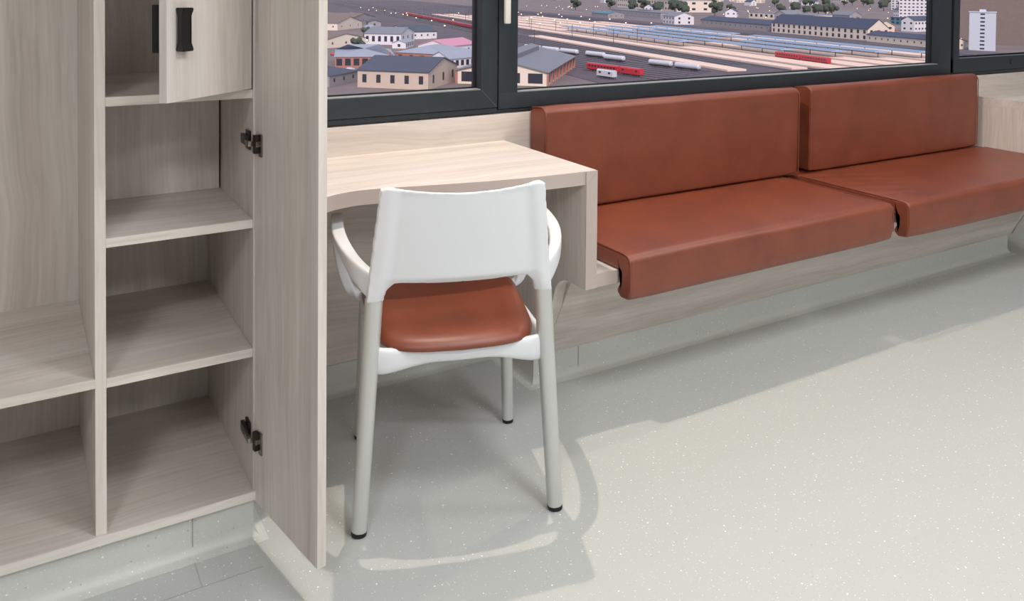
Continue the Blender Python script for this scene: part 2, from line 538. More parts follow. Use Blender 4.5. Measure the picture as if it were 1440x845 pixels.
# nearer back panel of the upper compartment, with its dark shadow gap at the right
box('inner_back_panel', (.1659, 2.318, .7545), (.4700, 2.333, 1.0365), M['wz'], wd)
def shelf(x0, x1, z, yb=WB - .0065):
    s = box('shelf', (x0, WF + .008, z - T), (x1, yb, z), M['wx'], wd)
    bm = bmesh.new(); add_box(bm, (x0, WF + .004, z - T), (x1, WF + .0078, z), 0, .0006); obj('edge_band', bm, M['edge'], s)
shelf(.1659, .4747, .4510)
shelf(.1659, .4747, .7540)
shelf(.1659, .4747, 1.0572)
shelf(-.6998, .1443, .4545)
bm = bmesh.new(); add_box(bm, (-.72, WF - .0048, .095), (.495, WF - .0022, .115), 0, .0005); obj('edge_band', bm, M['edge'], wd)

# big door, swung open about its right hinge
dh = Vector((.4790, 1.962)); dd = Vector((.054, -.298)).normalized(); dn = Vector((-dd.y, dd.x))
def door_box(bm, s0, s1, n0, n1, z0, z1, bev=.0008):
    b2 = bmesh.new(); add_box(b2, (s0, n0, z0), (s1, n1, z1), 0, bev)
    for v in b2.verts:
        s, n_, z = v.co
        p = dh + dd * s + dn * n_
        v.co = (p.x, p.y, z)
    me = bpy.data.meshes.new('t'); b2.to_mesh(me); b2.free(); bm.from_mesh(me); bpy.data.meshes.remove(me)
bm = bmesh.new(); door_box(bm, 0, .301, 0, .0195, .0905, 2.24)
door = obj('door', bm, M['wz'], wd)
bm = bmesh.new(); door_box(bm, .3012, .3030, -.0001, .0196, .0905, 2.24, 0)
obj('edge_band', bm, M['edgez'], door)
def hinge(z):
    hg = None
    bm = bmesh.new()
    # mounting plate with a raised block on the carcass side
    add_box(bm, (.4695, 1.985, z - .022), (.4749, 2.020, z + .022), 0, .001)
    add_box(bm, (.4600, 1.978, z - .010), (.4694, 2.030, z + .012), 0, .002)
    o1 = obj('hinge_mount', bm, M['dsteel'], wd, smooth=True)
    bm = bmesh.new()
    add_box(bm, (.4595, 1.950, z - .008), (.4690, 1.984, z + .004), 0, .0015)
    door_box(bm, .006, .026, -.0105, -.001, z - .008, z + .004, .001)
    obj('hinge_arm', bm, M['steel'], wd, smooth=True)
    bm = bmesh.new()
    door_box(bm, .024, .040, -.0035, -.0002, z - .030, z + .022, .001)
    o2 = obj('hinge_plate', bm, M['steel'], door, smooth=True)
    bm = bmesh.new()
    door_box(bm, .010, .024, -.012, -.0004, z - .024, z + .020, .003)
    obj('hinge_cup', bm, M['dsteel'], door, smooth=True)
hinge(.936); hinge(.245)

# small locker door in the top compartment, ajar
sh = Vector((.4700, 1.962)); se = Vector((.262, 1.789))
sd = (se - sh).normalized(); sn = Vector((sd.y, -sd.x))
if sn.y > 0: sn = -sn
slen = (se - sh).length
def sdoor_box(bm, s0, s1, n0, n1, z0, z1, bev=.0008):
    b2 = bmesh.new(); add_box(b2, (s0, n0, z0), (s1, n1, z1), 0, bev)
    for v in b2.verts:
        s, n_, z = v.co
        p = sh + sd * s + sn * n_
        v.co = (p.x, p.y, z)
    bmesh.ops.recalc_face_normals(b2, faces=b2.faces)
    me = bpy.data.meshes.new('t'); b2.to_mesh(me); b2.free(); bm.from_mesh(me); bpy.data.meshes.remove(me)
bm = bmesh.new(); sdoor_box(bm, 0, slen, -.019, 0, 1.0605, 1.50)
sdoor = obj('small_door', bm, M['wz'], wd)
# bow handle, black
bm = bmesh.new()
hs, hz0, hz1 = slen - .040, 1.163, 1.252
prof = [(0.0, hz0), (.020, hz0), (.020, hz0 + .006), (.013, hz0 + .016), (.013, hz1 - .016), (.020, hz1 - .006), (.020, hz1), (0, hz1), (0, hz1 - .006), (.006, hz1 - .018), (.006, hz0 + .018), (0, hz0 + .006)]
for k in range(2):
    pass
A = [];B = []
for n_, z in prof:
    for s, lst in ((hs - .015, A), (hs + .015, B)):
        p = sh + sd * s + sn * (n_ + .0002); lst.append(bm.verts.new((p.x, p.y, z)))
bm.faces.new(A); bm.faces.new(B[::-1])
for i in range(len(prof)):
    j = (i + 1) % len(prof); bm.faces.new((A[i], A[j], B[j], B[i]))
bmesh.ops.bevel(bm, geom=list(bm.edges), offset=.0012, segments=2, affect='EDGES')
obj('handle', bm, M['black'], sdoor, smooth=True)
bm = bmesh.new(); sdoor_box(bm, slen - .060, slen - .003, -.040, -.0192, 1.160, 1.258, .002)
obj('lock_case', bm, M['black'], sdoor, smooth=True)

# ------------------------------------------------------------------ desks
def smooth_curve(P):
    return [(v.x, v.y) for v in catmull([Vector((a, b, 0)) for a, b in P], 8)]
DT, DTH = .757, .040
GAB = [(2.0, DT - DTH - .0002), (2.0, .404)] + \
      [(2.085, .404)] + [(2.085 + .085 * sin(t), .404 - .085 * (1 - cos(t)) * 1.15) for t in [radians(14 * k) for k in range(1, 5)]] + \
      [(2.1785, .288), (2.280, .094), (WY - .0008, .094), (WY - .0008, DT - DTH - .0002)]

def gable(parent, x0, x1, name='side_panel', front=True):
    P = list(GAB)
    g = prism(name, P, 'x', x0, x1, M['wz'], parent)
    bm = bmesh.new(); add_box(bm, (x0, 1.9965, .404), (x1, 1.9995, DT - .0005)); obj('edge_band', bm, M['taupe'], g)
    return g

dk = tag(empty('desk', (1.0, 2.27, .094)), 'light ash desk with curved front edge, the armchair standing at it below the window', 'desk')
curve = smooth_curve([(.497, 1.978), (.56, 2.002), (.62, 2.035), (.685, 2.073), (.72, 2.090), (.774, 2.101), (.841, 2.095), (.95, 2.071), (1.05, 2.048), (1.143, 2.030), (1.23, 2.017), (1.312, 2.008), (1.391, 2.003), (1.4895, 2.0)])
poly = curve + [(1.4895, WY - .0008), (.497, WY - .0008)]
top = prism('desktop', poly, 'z', DT - DTH, DT, [M['wx'], M['taupe']], dk)
for f in top.data.polygons:
    if abs(f.normal.z) < .5: f.material_index = 1
gable(dk, 1.449, 1.4895)
# mitre line where top and side meet
bm = bmesh.new(); sweep(bm, [(1.4505, 1.9962, DT - DTH), (1.488, 1.9962, DT - .0025)], [(.0004, .0004)] * 2, up=Vector((0, 1, 0)), seg=4); obj('mitre_line', bm, M['seam'], dk)

d2 = tag(empty('desk', (5.0, 2.27, .094)), 'light ash desk or side unit at the far right end of the bench', 'desk')
prism('desktop', [(4.268, 2.0), (5.9, 2.0), (5.9, WY - .0008), (4.268, WY - .0008)], 'z', DT - DTH, DT, M['wx'], d2)
gable(d2, 4.268, 4.308)
gable(d2, 5.86, 5.90)

# ------------------------------------------------------------------ bench
bn = tag(empty('bench', (2.87, 2.27, .094)), 'long light ash window bench with sloping front below the leather cushions', 'bench')
box('seat_board', (1.4902, 2.0, .405), (4.2675, WY - .0008, .445), M['wx'], bn)
bm = bmesh.new(); add_box(bm, (1.4902, 1.9975, .4055), (4.2675, 1.9997, .4446)); obj('edge_band', bm, M['taupe'], bpy.data.objects['seat_board'])
prism('front_panel', [(2.117, .4045), (2.279, .0945), (2.299, .0945), (2.137, .4045)], 'x', 1.4902, 4.232, M['wx'], bn)
prism('end_panel', [(2.117, .4045), (2.279, .0945), (WY - .001, .0945), (WY - .001, .4045)], 'x', 4.2325, 4.250, M['wz'], bn)

# ------------------------------------------------------------------ cushions
def cushion(name, prof, R, x0, x1, r, label, cat, group, sag=0.0, wr=None, seed=0, pipe_pts=None, zbase=.4):
    root = tag(empty(name, ((x0 + x1) / 2, 2.25, zbase)), label, cat, group)
    rp = subdiv_poly(round_poly(prof, R, 6), .02)
    n = len(rp)
    area = sum(rp[i][0] * rp[(i + 1) % n][1] - rp[(i + 1) % n][0] * rp[i][1] for i in range(n))
    sgn = 1 if area > 0 else -1
    nr = []
    for i in range(n):
        d = (Vector(rp[(i + 1) % n]) - Vector(rp[i - 1])).normalized()
        nr.append(Vector((-d.y, d.x)) * sgn)          # inward
    st = []
    K = 6
    for k in range(K + 1):
        a = pi / 2 * k / K
        st.append((x0 + r * (1 - sin(a)) * 1.0, r * (1 - cos(a))))
    st = [(x0 + r * (1 - cos(pi / 2 * k / K)), r * (1 - sin(pi / 2 * k / K))) for k in range(K + 1)]
    NX = max(8, int((x1 - x0) / .03))
    mid = [(x0 + r + (x1 - x0 - 2 * r) * k / NX, 0) for k in range(1, NX)]
    en = [(x1 - (s[0] - x0), s[1]) for s in st[::-1]]
    allst = st + mid + en
    bm = bmesh.new(); rings = []
    for x, ins in allst:
        ring = []
        for i, p in enumerate(rp):
            q = Vector(p) + nr[i] * ins
            e = min(x - x0, x1 - x)
            puff = .0
            v = Vector((x, q.x, q.y))
            w = 0
            if wr: w = wr(x - x0, x1 - x0, q.x, q.y)
            nn = noise.noise(Vector((x * 5 + seed, q.x * 7, q.y * 9))) * .0012
            v -= Vector((0, nr[i].x, nr[i].y)) * (nn + w + sag * min(1, e / .10))
            ring.append(bm.verts.new(v))
        rings.append(ring)
    for a in range(len(rings) - 1):
        for i in range(n):
            bm.faces.new((rings[a][i], rings[a][(i + 1) % n], rings[a + 1][(i + 1) % n], rings[a + 1][i]))
    c0 = bm.faces.new(rings[0][::-1]); c1 = bm.faces.new(rings[-1])
    bmesh.ops.triangulate(bm, faces=[c0, c1])
    obj('cover', bm, M['leather'], root, smooth=True)
    # welt seams along both ends
    if pipe_pts:
        for s, xx in ((0, x0 + .0015), (1, x1 - .0015)):
            pp = [Vector((xx, a, b)) for a, b in pipe_pts]
            bm = bmesh.new(); sweep(bm, pp, [(.0022, .0022)] * len(pp), seg=6, up=Vector((1, 0, .1)))
            obj('piping', bm, M['leather'], root, smooth=True)
    return root

def seat(x0, x1, dy, label, seed, wrk):
    fy = 1.936 + dy
    prof = [(2.545, .4465), (2.545, .500), (2.44, .502), (fy, .502), (fy - .001, .4), (fy + .004, .368), (fy + .048, .364), (fy + .068, .382), (fy + .058, .4000), (fy + .049, .4045), (fy + .047, .4465)]
    if 2.0 - (fy + .044) < .003: pass
    R = [.003, .008, 0, .022, .05, .020, .018, .012, .008, .008, .010]
    pipe = [(y, .5015) for y in [2.43 - .02 * k for k in range(0, 24)]]
    pipe = [p for p in pipe if p[0] > fy + .03] + [(fy + .014, .4985), (fy + .003, .488), (fy - .0005, .47), (fy - .001, .43), (fy - .0005, .40)]
    return cushion('seat_cushion', prof, R, x0, x1, .010, label, 'cushion', None, .003, wrk, seed, pipe, .4465)

def wr_plain(e, L, y, z):
    if z > .49: return .0008 * sin(e * 9 + y * 12)
    return 0
def wr_gather(e, L, y, z):
    if z > .49 and y > 2.0:
        k = max(0, 1 - e / .45)
        return .0028 * k * sin((y * 1.0 + e * .45) * 75)
    return 0
seat(1.568, 2.816, 0.0, 'tan leather seat cushion draped over the bench front, left one next to the desk', 1, wr_plain)
seat(2.884, 4.2665, -.018, 'tan leather seat cushion draped over the bench front, far right one with creases', 5, wr_gather)

def backrest(x0, x1, label, seed, wrk=None):
    prof = [(2.545, .5125), (2.545, .868), (2.462, .878), (2.438, .868), (2.438, .70), (2.440, .5125)]
    R = [.006, .026, .02, .016, 0, .010]
    pipe = [(2.437, .52 + .02 * k) for k in range(0, 16)] + [(2.4365, .845), (2.441, .862), (2.455, .873), (2.475, .877), (2.5, .8745), (2.53, .8705)]
    return cushion('back_cushion', prof, R, x0, x1, .010, label, 'cushion', None, .003, wrk, seed, pipe, .5125)
def wr_b(e, L, y, z):
    return .0015 * max(0, 1 - e / .12) * sin(z * 60 + y * 30) if e < .12 else 0
backrest(1.592, 2.884, 'tan leather back cushion leaning below the large window, left one behind the desk corner', 11)
backrest(2.958, 4.214, 'tan leather back cushion leaning below the large window, right one ending at the side unit', 17, wr_b)

# ------------------------------------------------------------------ chair
ch = empty('armchair', (.989, 1.985, 0), radians(-17.7), local=True)
tag(ch, 'white plastic armchair with brown padded seat and silver legs, standing at the desk', 'chair')
# back rest: concave shell with thick posts that end in sockets over the rear legs
def back_shell():
    bm = bmesh.new()
    st = .004
    nx = int(.46 / st) + 1; nz = int(.30 / st) + 1
    def hw(z): return .2265 - .108 * (z - .555)
    def topz(ax): return .837 - .017 * (1 - (ax / .2) ** 2)
    def inside(x, z):
        ax = abs(x); H = hw(z)
        top = topz(ax) + st * .45
        if ax > H or z > top or z < .553: return False
        r = .022
        if ax > H - r and z > top - r and (ax - (H - r)) ** 2 + (z - (top - r)) ** 2 > r * r: return False
        xi = H - .043; zb = .601 - .006 * (1 - (ax / .18) ** 2)
        if ax >= xi or z >= zb: return True
        r = .034; dx = xi - ax; dz = zb - z
        return dx < r and dz < r and (r - dx) ** 2 + (r - dz) ** 2 >= r * r
    def ysurf(x, z):
        H = hw(z); t = (z - .555) / .28
        return -.200 - .045 * t - .034 * max(0, 1 - (abs(x) / H) ** 2) * min(1, max(0, (z - .56) / .05))
    def thick(x, z):
        H = hw(z)
        k = min(1, max(0, (abs(x) - (H - .052)) / .030)); k = k * k * (3 - 2 * k)
        low = min(1, max(0, (.62 - z) / .05))
        tp = min(1, max(0, (z - .815) / .012))
        return .0045 + k * (.0095 + .007 * low) + tp * .0025 * (1 - k)
    cells = {}
    for i in range(-nx // 2, nx // 2 + 1):
        for j in range(nz):
            x = (i + .5) * st; z = .553 + (j + .5) * st
            if inside(x, z): cells[(i, j)] = 1
    vd = {}
    def V(i, j, side):
        k = (i, j, side)
        if k not in vd:
            x = i * st; z = .553 + j * st
            z = min(z, topz(abs(x)))
            H = hw(z); x = max(-H, min(H, x))
            zb = .601 - .006 * (1 - (x / .18) ** 2)
            if abs(x) < .15 and z < zb + st * .5: z = zb
            vd[k] = bm.verts.new((x, ysurf(x, z) + side * thick(x, z), z))
        return vd[k]
    for (i, j) in cells:
        for s in (-1, 1):
            q = [V(i, j, s), V(i + 1, j, s), V(i + 1, j + 1, s), V(i, j + 1, s)]
            bm.faces.new(q if s < 0 else q[::-1])
        for di, dj, a, b in ((-1, 0, (0, 0), (0, 1)), (1, 0, (1, 1), (1, 0)), (0, -1, (1, 0), (0, 0)), (0, 1, (0, 1), (1, 1))):
            if (i + di, j + dj) not in cells:
                bm.faces.new((V(i + a[0], j + a[1], -1), V(i + b[0], j + b[1], -1), V(i + b[0], j + b[1], 1), V(i + a[0], j + a[1], 1)))
    return bm
o = obj('backrest', back_shell(), M['plastic'], ch, smooth='all')
md = o.modifiers.new('remesh', 'REMESH'); md.mode = 'VOXEL'; md.voxel_size = .0028; md.use_smooth_shade = True
md = o.modifiers.new('smooth', 'SMOOTH'); md.factor = .5; md.iterations = 9

for sx in (-1, 1):
    # arm: bracket at the rear post, flat top, bend at the front and support down to the front leg
    pts = [(.204, -.205, .583), (.226, -.184, .600), (.251, -.148, .622), (.270, -.092, .642), (.282, -.025, .653), (.287, .045, .658), (.287, .115, .660), (.285, .175, .657), (.286, .204, .640), (.284, .212, .595), (.277, .210, .535), (.266, .208, .485), (.248, .206, .440), (.220, .2045, .418), (.198, .203, .413)]
    sec = [(.012, .030), (.013, .028), (.0150, .022), (.0165, .014), (.0170, .0100), (.0170, .0090), (.0170, .0085), (.0160, .009), (.015, .010), (.0145, .010), (.014, .010), (.0135, .010), (.013, .011), (.0125, .012), (.012, .013)]
    pp = catmull(pts, 4)
    ss = []
    for i in range(len(pp)):
        t = i / 4; a = min(len(sec) - 1, int(t)); b = min(len(sec) - 1, a + 1); f = t - a
        ss.append((sec[a][0] * (1 - f) + sec[b][0] * f, sec[a][1] * (1 - f) + sec[b][1] * f))
    n = len(pp); ups = []
    for i, p in enumerate(pp):
        t = (pp[min(n - 1, i + 1)] - pp[max(0, i - 1)]).normalized()
        k = i / (n - 1)
        # width direction: level and square to the path on the arm, turning to face along x on the support
        w = t.cross(Vector((0, 0, 1)))
        if k > .5: w = Vector((1, 0, 0)) * min(1, (k - .5) / .08) + w.normalized() * max(0, 1 - (k - .5) / .08)
        if k > .85: w = Vector((0, 1, 0)) * min(1, (k - .85) / .1) + Vector((1, 0, 0)) * max(0, 1 - (k - .85) / .1)
        ups.append(w.normalized())
    pp = [Vector((p.x * sx, p.y, p.z)) for p in pp]; ups = [Vector((u.x * sx, u.y, u.z)) for u in ups]
    bm = bmesh.new(); sweep(bm, pp, ss, up=ups, seg=24, power=4.5)
    obj('armrest', bm, M['plastic'], ch, smooth='all')
    # legs
    def leg(pa, pb, ra, rb):
        bm = bmesh.new()
        a = Vector(pa); b = Vector(pb); k = 8
        P = [a.lerp(b, i / k) for i in range(k + 1)]
        sweep(bm, P, [(ra + (rb - ra) * i / k, (ra + (rb - ra) * i / k) * 1.02) for i in range(k + 1)], up=Vector((1, 0, 0)), seg=20, power=2.5)
        l = obj('leg', bm, M['alu'], ch, smooth=True)
        bm = bmesh.new()
        d = (b - a).normalized()
        g0 = Vector((a.x, a.y, .0)) - Vector((d.x, d.y, 0)) * .012
        sweep(bm, [g0, g0 + Vector((0, 0, .003)), a + d * .0008], [(ra * .82, ra * .82), (ra * .98, ra * .98), (ra * 1.01, ra * 1.02)], seg=20, power=2.5)
        obj('foot_cap', bm, M['rubber'], l, smooth=True)
    leg((sx * .2405, -.213, .012), (sx * .2075, -.201, .556), .0185, .0215)
    leg((sx * .2175, .217, .012), (sx * .2035, .203, .408), .0160, .0185)

# seat frame: ring of white plastic under the seat, deep at the legs
def ring_path():
    P = []
    c = [(-.205, -.200), (-.12, -.212), (0, -.218), (.12, -.212), (.205, -.200), (.212, -.1), (.210, 0), (.207, .1), (.203, .203), (.1, .208), (0, .210), (-.1, .208), (-.203, .203), (-.207, .1), (-.210, 0), (-.212, -.1)]
    n = len(c)
    for i in range(n):
        p0, p1, p2, p3 = [Vector(c[(i + k) % n]) for k in (-1, 0, 1, 2)]
        for k in range(6):
            t = k / 6
            v = .5 * ((2 * p1) + (-p0 + p2) * t + (2 * p0 - 5 * p1 + 4 * p2 - p3) * t * t + (-p0 + 3 * p1 - 3 * p2 + p3) * t ** 3)
            P.append(v)
    return P
P = ring_path(); pts = []; sec = []
for v in P:
    dcor = min((v - Vector(c)).length for c in ((-.205, -.2), (.205, -.2), (-.203, .203), (.203, .203)))
    k = max(0, 1 - dcor / .150); k = k * k * (3 - 2 * k)
    hh = .0155 + .0165 * k
    top = .4315 + .010 * k
    pts.append((v.x, v.y, top - hh)); sec.append((hh, .0095))
bm = bmesh.new(); sweep(bm, pts, sec, up=Vector((0, 0, 1)), seg=12, power=3.2, closed=True)
obj('seat_frame', bm, M['plastic'], ch, smooth='all')

# padded seat
def seat_outline(a):
    c, s = cos(a), sin(a)
    pw = 2 / 6.0
    x = math.copysign(abs(c) ** pw, c); y = math.copysign(abs(s) ** pw, s)
    hwid = .2105 + .016 * y
    yy = .232 * y - (.030 * (1 - x * x) - .012 if y < 0 else -.008 * (1 - x * x))
    return Vector((x * hwid, yy + .004))
bm = bmesh.new()
NA = 96
lay = [(0.0, 0)]
prof_s = [(.15, .4585), (.35, .4588), (.55, .4600), (.72, .4620), (.84, .4622), (.91, .4595), (.955, .4545), (.985, .4470), (1.0, .4390), (.996, .4345), (.975, .4322), (.6, .4320)]
rings = []
cen = bm.verts.new((0, .004, .4585))
for s, z in prof_s:
    ring = []
    for k in range(NA):
        q = seat_outline(2 * pi * k / NA)
        dz = 0
        if z > .45: dz = -.004 * max(0, (q.y * s - .10) / .12)
        ring.append(bm.verts.new((q.x * s, .004 + (q.y - .004) * s, z + dz)))
    rings.append(ring)
for k in range(NA):
    bm.faces.new((cen, rings[0][k], rings[0][(k + 1) % NA]))
    for a in range(len(rings) - 1):
        bm.faces.new((rings[a][k], rings[a + 1][k], rings[a + 1][(k + 1) % NA], rings[a][(k + 1) % NA]))
bm.faces.new(rings[-1])
obj('seat_pad', bm, M['leather'], ch, smooth='all')
bm = bmesh.new()
A = []; B = []
for k in range(48):
    q = seat_outline(2 * pi * k / 48) * .955
    A.append(bm.verts.new((q.x, q.y, .4250))); B.append(bm.verts.new((q.x, q.y, .4318)))
bm.faces.new(A[::-1]); bm.faces.new(B)
for k in range(48): bm.faces.new((A[k], A[(k + 1) % 48], B[(k + 1) % 48], B[k]))
obj('seat_shell', bm, M['plastic'], ch)

# ------------------------------------------------------------------ ceiling fittings (housings of the panel lamps, added fill ones too)
for i, (x, y, _p) in enumerate(PANELS):
    r = tag(empty('ceiling_and_fill_light', (x, y, RH)), 'flush square ceiling light panel, ' + ('in front of the desk', 'in front of the bench', 'added as fill behind the viewer', 'added as fill left of the wardrobe front', 'added as fill in the far right corner')[i], 'light')
    bm = bmesh.new(); add_box(bm, (x - .32, y - .32, RH - .022), (x + .32, y - .302, RH - .0005)); add_box(bm, (x - .32, y + .302, RH - .022), (x + .32, y + .32, RH - .0005))
    add_box(bm, (x - .32, y - .302, RH - .022), (x - .302, y + .302, RH - .0005)); add_box(bm, (x + .302, y - .302, RH - .022), (x + .32, y + .302, RH - .0005))
    obj('frame', bm, M['frame'], r)
    bm = bmesh.new(); add_box(bm, (x - .30, y - .30, RH - .012), (x + .30, y + .30, RH - .0015)); obj('diffuser', bm, M['diff'], r)


# ------------------------------------------------------------------ the town and the rail yard below the window
GZ = -43.7
TA = radians(12.4)
def W(a, b, z=0):
    return Vector((sin(TA) * a + cos(TA) * b, cos(TA) * a - sin(TA) * b, GZ + z))

C = dict(
    soil=plain('town_ground', (128, 116, 118), .9, var=.30, vscale=.03),
    yard=plain('yard_ballast', (96, 88, 98), .9, var=.28, vscale=.05),
    bed=plain('track_ballast', (78, 70, 80), .9, var=.2, vscale=.2),
    rail=plain('rail_steel', (170, 166, 176), .35, .6),
    plat=plain('lamplit_platform_paving', (246, 214, 196), .8, var=.08, vscale=.1),  # warm lamp light on the decks is put into this peach colour
    edge=plain('platform_edge', (240, 236, 232), .8),
    canopy=plain('blue_grey_roofing', (158, 180, 208), .5, var=.06, vscale=.2),
    red=plain('red_train_paint', (205, 52, 66), .4), white=plain('pale_wagon_paint', (214, 214, 224), .5),
    pale=plain('pale_grey_roof', (158, 166, 184), .6, var=.1, vscale=.3), grey=plain('grey_roof', (128, 132, 144), .6, var=.1, vscale=.3), dark=plain('dark_slate_roof', (74, 80, 100), .6, var=.12, vscale=.3),
    navy=plain('navy_slate_roof', (52, 62, 92), .5, var=.08, vscale=.2), brown=plain('brown_roof', (128, 112, 108), .7, var=.15, vscale=.3),
    pink=plain('pink_roof', (214, 150, 172), .6), cream=plain('cream_render', (236, 222, 208), .8, var=.04, vscale=.4),
    whitew=plain('white_render', (232, 230, 236), .8, var=.03, vscale=.4), beige=plain('beige_render', (206, 188, 174), .8, var=.08, vscale=.4), brick=plain('red_brick', (178, 124, 116), .8, var=.1, vscale=.4),
    greyw=plain('grey_render', (160, 156, 162), .8, var=.08, vscale=.2), tower=plain('pale_blue_cladding', (206, 214, 228), .6, var=.02),
    glass=plain('dark_window_glass', (52, 54, 66), .3, var=.2), under=plain('train_underframe', (40, 38, 44), .8),
    leaf=plain('dark_green_foliage', (72, 84, 72), .9, var=.3, vscale=.8), bark=plain('bark', (78, 66, 58), .9),
    road=plain('asphalt_road', (132, 126, 138), .8, var=.1, vscale=.2), teal=plain('teal_roof', (84, 132, 152), .6),
    lit=emis('street_lamp_glow', (255, 226, 190), 3.0), mast=plain('mast_steel', (88, 84, 92), .6),
)

def strip(bm, a0, b0, a1, b1, w, z0, z1):
    p = Vector((a0, b0)); q = Vector((a1, b1)); d = (q - p).normalized(); n = Vector((-d.y, d.x)) * w / 2
    c = [p - n, q - n, q + n, p + n]
    lo = [bm.verts.new(W(v.x, v.y, z0)) for v in c]; hi = [bm.verts.new(W(v.x, v.y, z1)) for v in c]
    bm.faces.new(lo[::-1]); bm.faces.new(hi)
    for i in range(4): bm.faces.new((lo[i], lo[(i + 1) % 4], hi[(i + 1) % 4], hi[i]))

bm = bmesh.new(); strip(bm, 40, 500, 4800, 500, 6500, -1.5, -.25); struct('ground', bm, C['soil'])
bm = bmesh.new(); strip(bm, 330, 350, 2600, 330, 372, -.24, -.05); struct('ground', bm, C['yard'])
for (a0, b0, a1, b1, w) in ((300, 12, 900, 36, 8), (700, 560, 2400, 640, 16), (600, 700, 1500, 980, 18), (1300, 520, 1350, 1500, 14), (460, 40, 440, 130, 8)):
    bm = bmesh.new(); strip(bm, a0, b0, a1, b1, w, -.24, -.03); tag(obj('road', bm, C['road']), kind='structure')

OCC = []
UNSEEN = set(["building 2030 2171", "building 1919 2091", "building 2088 2499", "building 1623 2473", "building 1543 2405", "building 2638 2465", "building 2457 1696", "building 2515 1735", "building 2426 1248", "building 1576 1982", "building 2646 1802", "building 2405 2467", "building 1569 2565", "building 2371 2318", "building 1796 2024", "building 2557 1458", "building 1613 1848", "building 2474 1931", "building 640 690", "building 1240 1180", "building 900 960", "overhead_line_mast 698 220", "overhead_line_mast 873 283", "overhead_line_mast 957 283", "overhead_line_mast 961 309", "overhead_line_mast 1026 309", "parked_car 578 52", "parked_car 611 45", "parked_car 412 59", "parked_car 590 58", "parked_car 435 56", "parked_car 523 43", "parked_car 431 65", "parked_car 432 77", "parked_car 435 86", "parked_car 435 95", "parked_car 428 102", "parked_car 726 623", "parked_car 769 602", "parked_car 999 741", "parked_car 954 767", "parked_car 842 781", "parked_car 979 766", "parked_car 921 764", "parked_car 874 760", "parked_car 888 668", "parked_car 968 777", "parked_car 797 695", "parked_car 753 609", "parked_car 760 614", "parked_car 735 796", "parked_car 953 725", "parked_car 703 740", "parked_car 775 748", "parked_car 959 660", "parked_car 911 687", "parked_car 705 777", "platform 818 374", "platform 818 400", "railway_track 780 172", "railway_track 780 179", "railway_track 625 187", "railway_track 599 194", "railway_track 574 201", "railway_track 548 208", "railway_track 523 216", "street_lamp 899 302", "street_lamp 996 303", "street_lamp 1071 303", "street_lamp 1012 328", "street_lamp 1096 328", "street_lamp 1159 328", "street_lamp 1069 353", "street_lamp 1159 353", "street_lamp 1158 378", "street_lamp 1635 1200", "street_lamp 1609 984", "street_lamp 1582 1188", "street_lamp 1208 866", "street_lamp 861 786", "street_lamp 746 1023", "street_lamp 980 956", "street_lamp 1171 814", "street_lamp 1333 764", "street_lamp 1056 1113", "street_lamp 1021 973", "street_lamp 762 729", "street_lamp 937 805", "street_lamp 878 900", "street_lamp 743 1076", "street_lamp 1596 1267", "street_lamp 718 774", "street_lamp 1110 1258", "street_lamp 1144 661", "street_lamp 1082 1272", "street_lamp 1031 567", "street_lamp 745 685", "street_lamp 990 632", "street_lamp 908 604", "street_lamp 755 685", "street_lamp 1377 671", "street_lamp 741 923", "street_lamp 949 1298", "street_lamp 822 952", "street_lamp 1688 914", "street_lamp 737 872", "street_lamp 949 1218", "street_lamp 1531 929", "street_lamp 732 748", "street_lamp 942 714", "street_lamp 931 1204", "street_lamp 842 598", "street_lamp 1628 978", "street_lamp 1601 1044", "street_lamp 911 1207", "street_lamp 1600 1244", "street_lamp 1037 1046", "street_lamp 1515 951", "street_lamp 1355 1068", "street_lamp 968 1243", "street_lamp 1671 1272", "street_lamp 1669 1054", "street_lamp 760 684", "street_lamp 1335 981", "street_lamp 919 562", "street_lamp 1510 1139", "street_lamp 1578 967", "street_lamp 726 585", "street_lamp 1565 1010", "street_lamp 839 828", "street_lamp 711 1180", "street_lamp 1487 790", "street_lamp 814 1020", "street_lamp 1585 939", "street_lamp 1134 1195", "street_lamp 1002 1179", "street_lamp 1122 1151", "street_lamp 867 1207", "street_lamp 876 670", "street_lamp 1242 1229", "street_lamp 1012 963", "street_lamp 945 1187", "street_lamp 1057 1127", "street_lamp 701 198", "street_lamp 858 241", "street_lamp 430 88", "street_lamp 1080 120", "street_lamp 560 52", "street_lamp 700 600", "tree 1313 824", "tree 1527 944", "tree 1567 942", "tree 1572 1691", "tree 1711 1982", "tree 1486 1731", "tree 1799 1807", "tree 1678 1860", "tree 1382 1428", "tree 1478 1542", "tree 1758 1971", "tree 1544 1535", "tree 1498 1630", "tree 1457 1798", "tree 1389 1874", "tree 1410 1959", "tree 1803 1681", "tree 1393 1633", "tree 1868 1972", "tree 1566 1592", "tree 1747 1897", "tree 1404 1603", "tree 1668 1939", "tree 1984 1969", "tree 1501 1943", "tree 1569 1662", "tree 1419 1748", "tree 1593 1538", "tree 1744 1675", "tree 1863 1808", "tree 1587 1510", "tree 1626 1765", "tree 1998 1858"])
def where(a, b):
    g_ = math.degrees(math.atan2(b, a))
    if g_ < 15.8: p = 'seen through the left window'
    elif g_ > 46.5: p = 'seen through the narrow right window'
    else: p = 'seen through the %s part of the large window' % ('left' if g_ < 25 else 'middle' if g_ < 36 else 'right')
    return ('near' if a < 700 else 'midway' if a < 1150 else 'far away'), p
def key(kind, a, b): return '%s %d %d' % (kind, round(a), round(b))

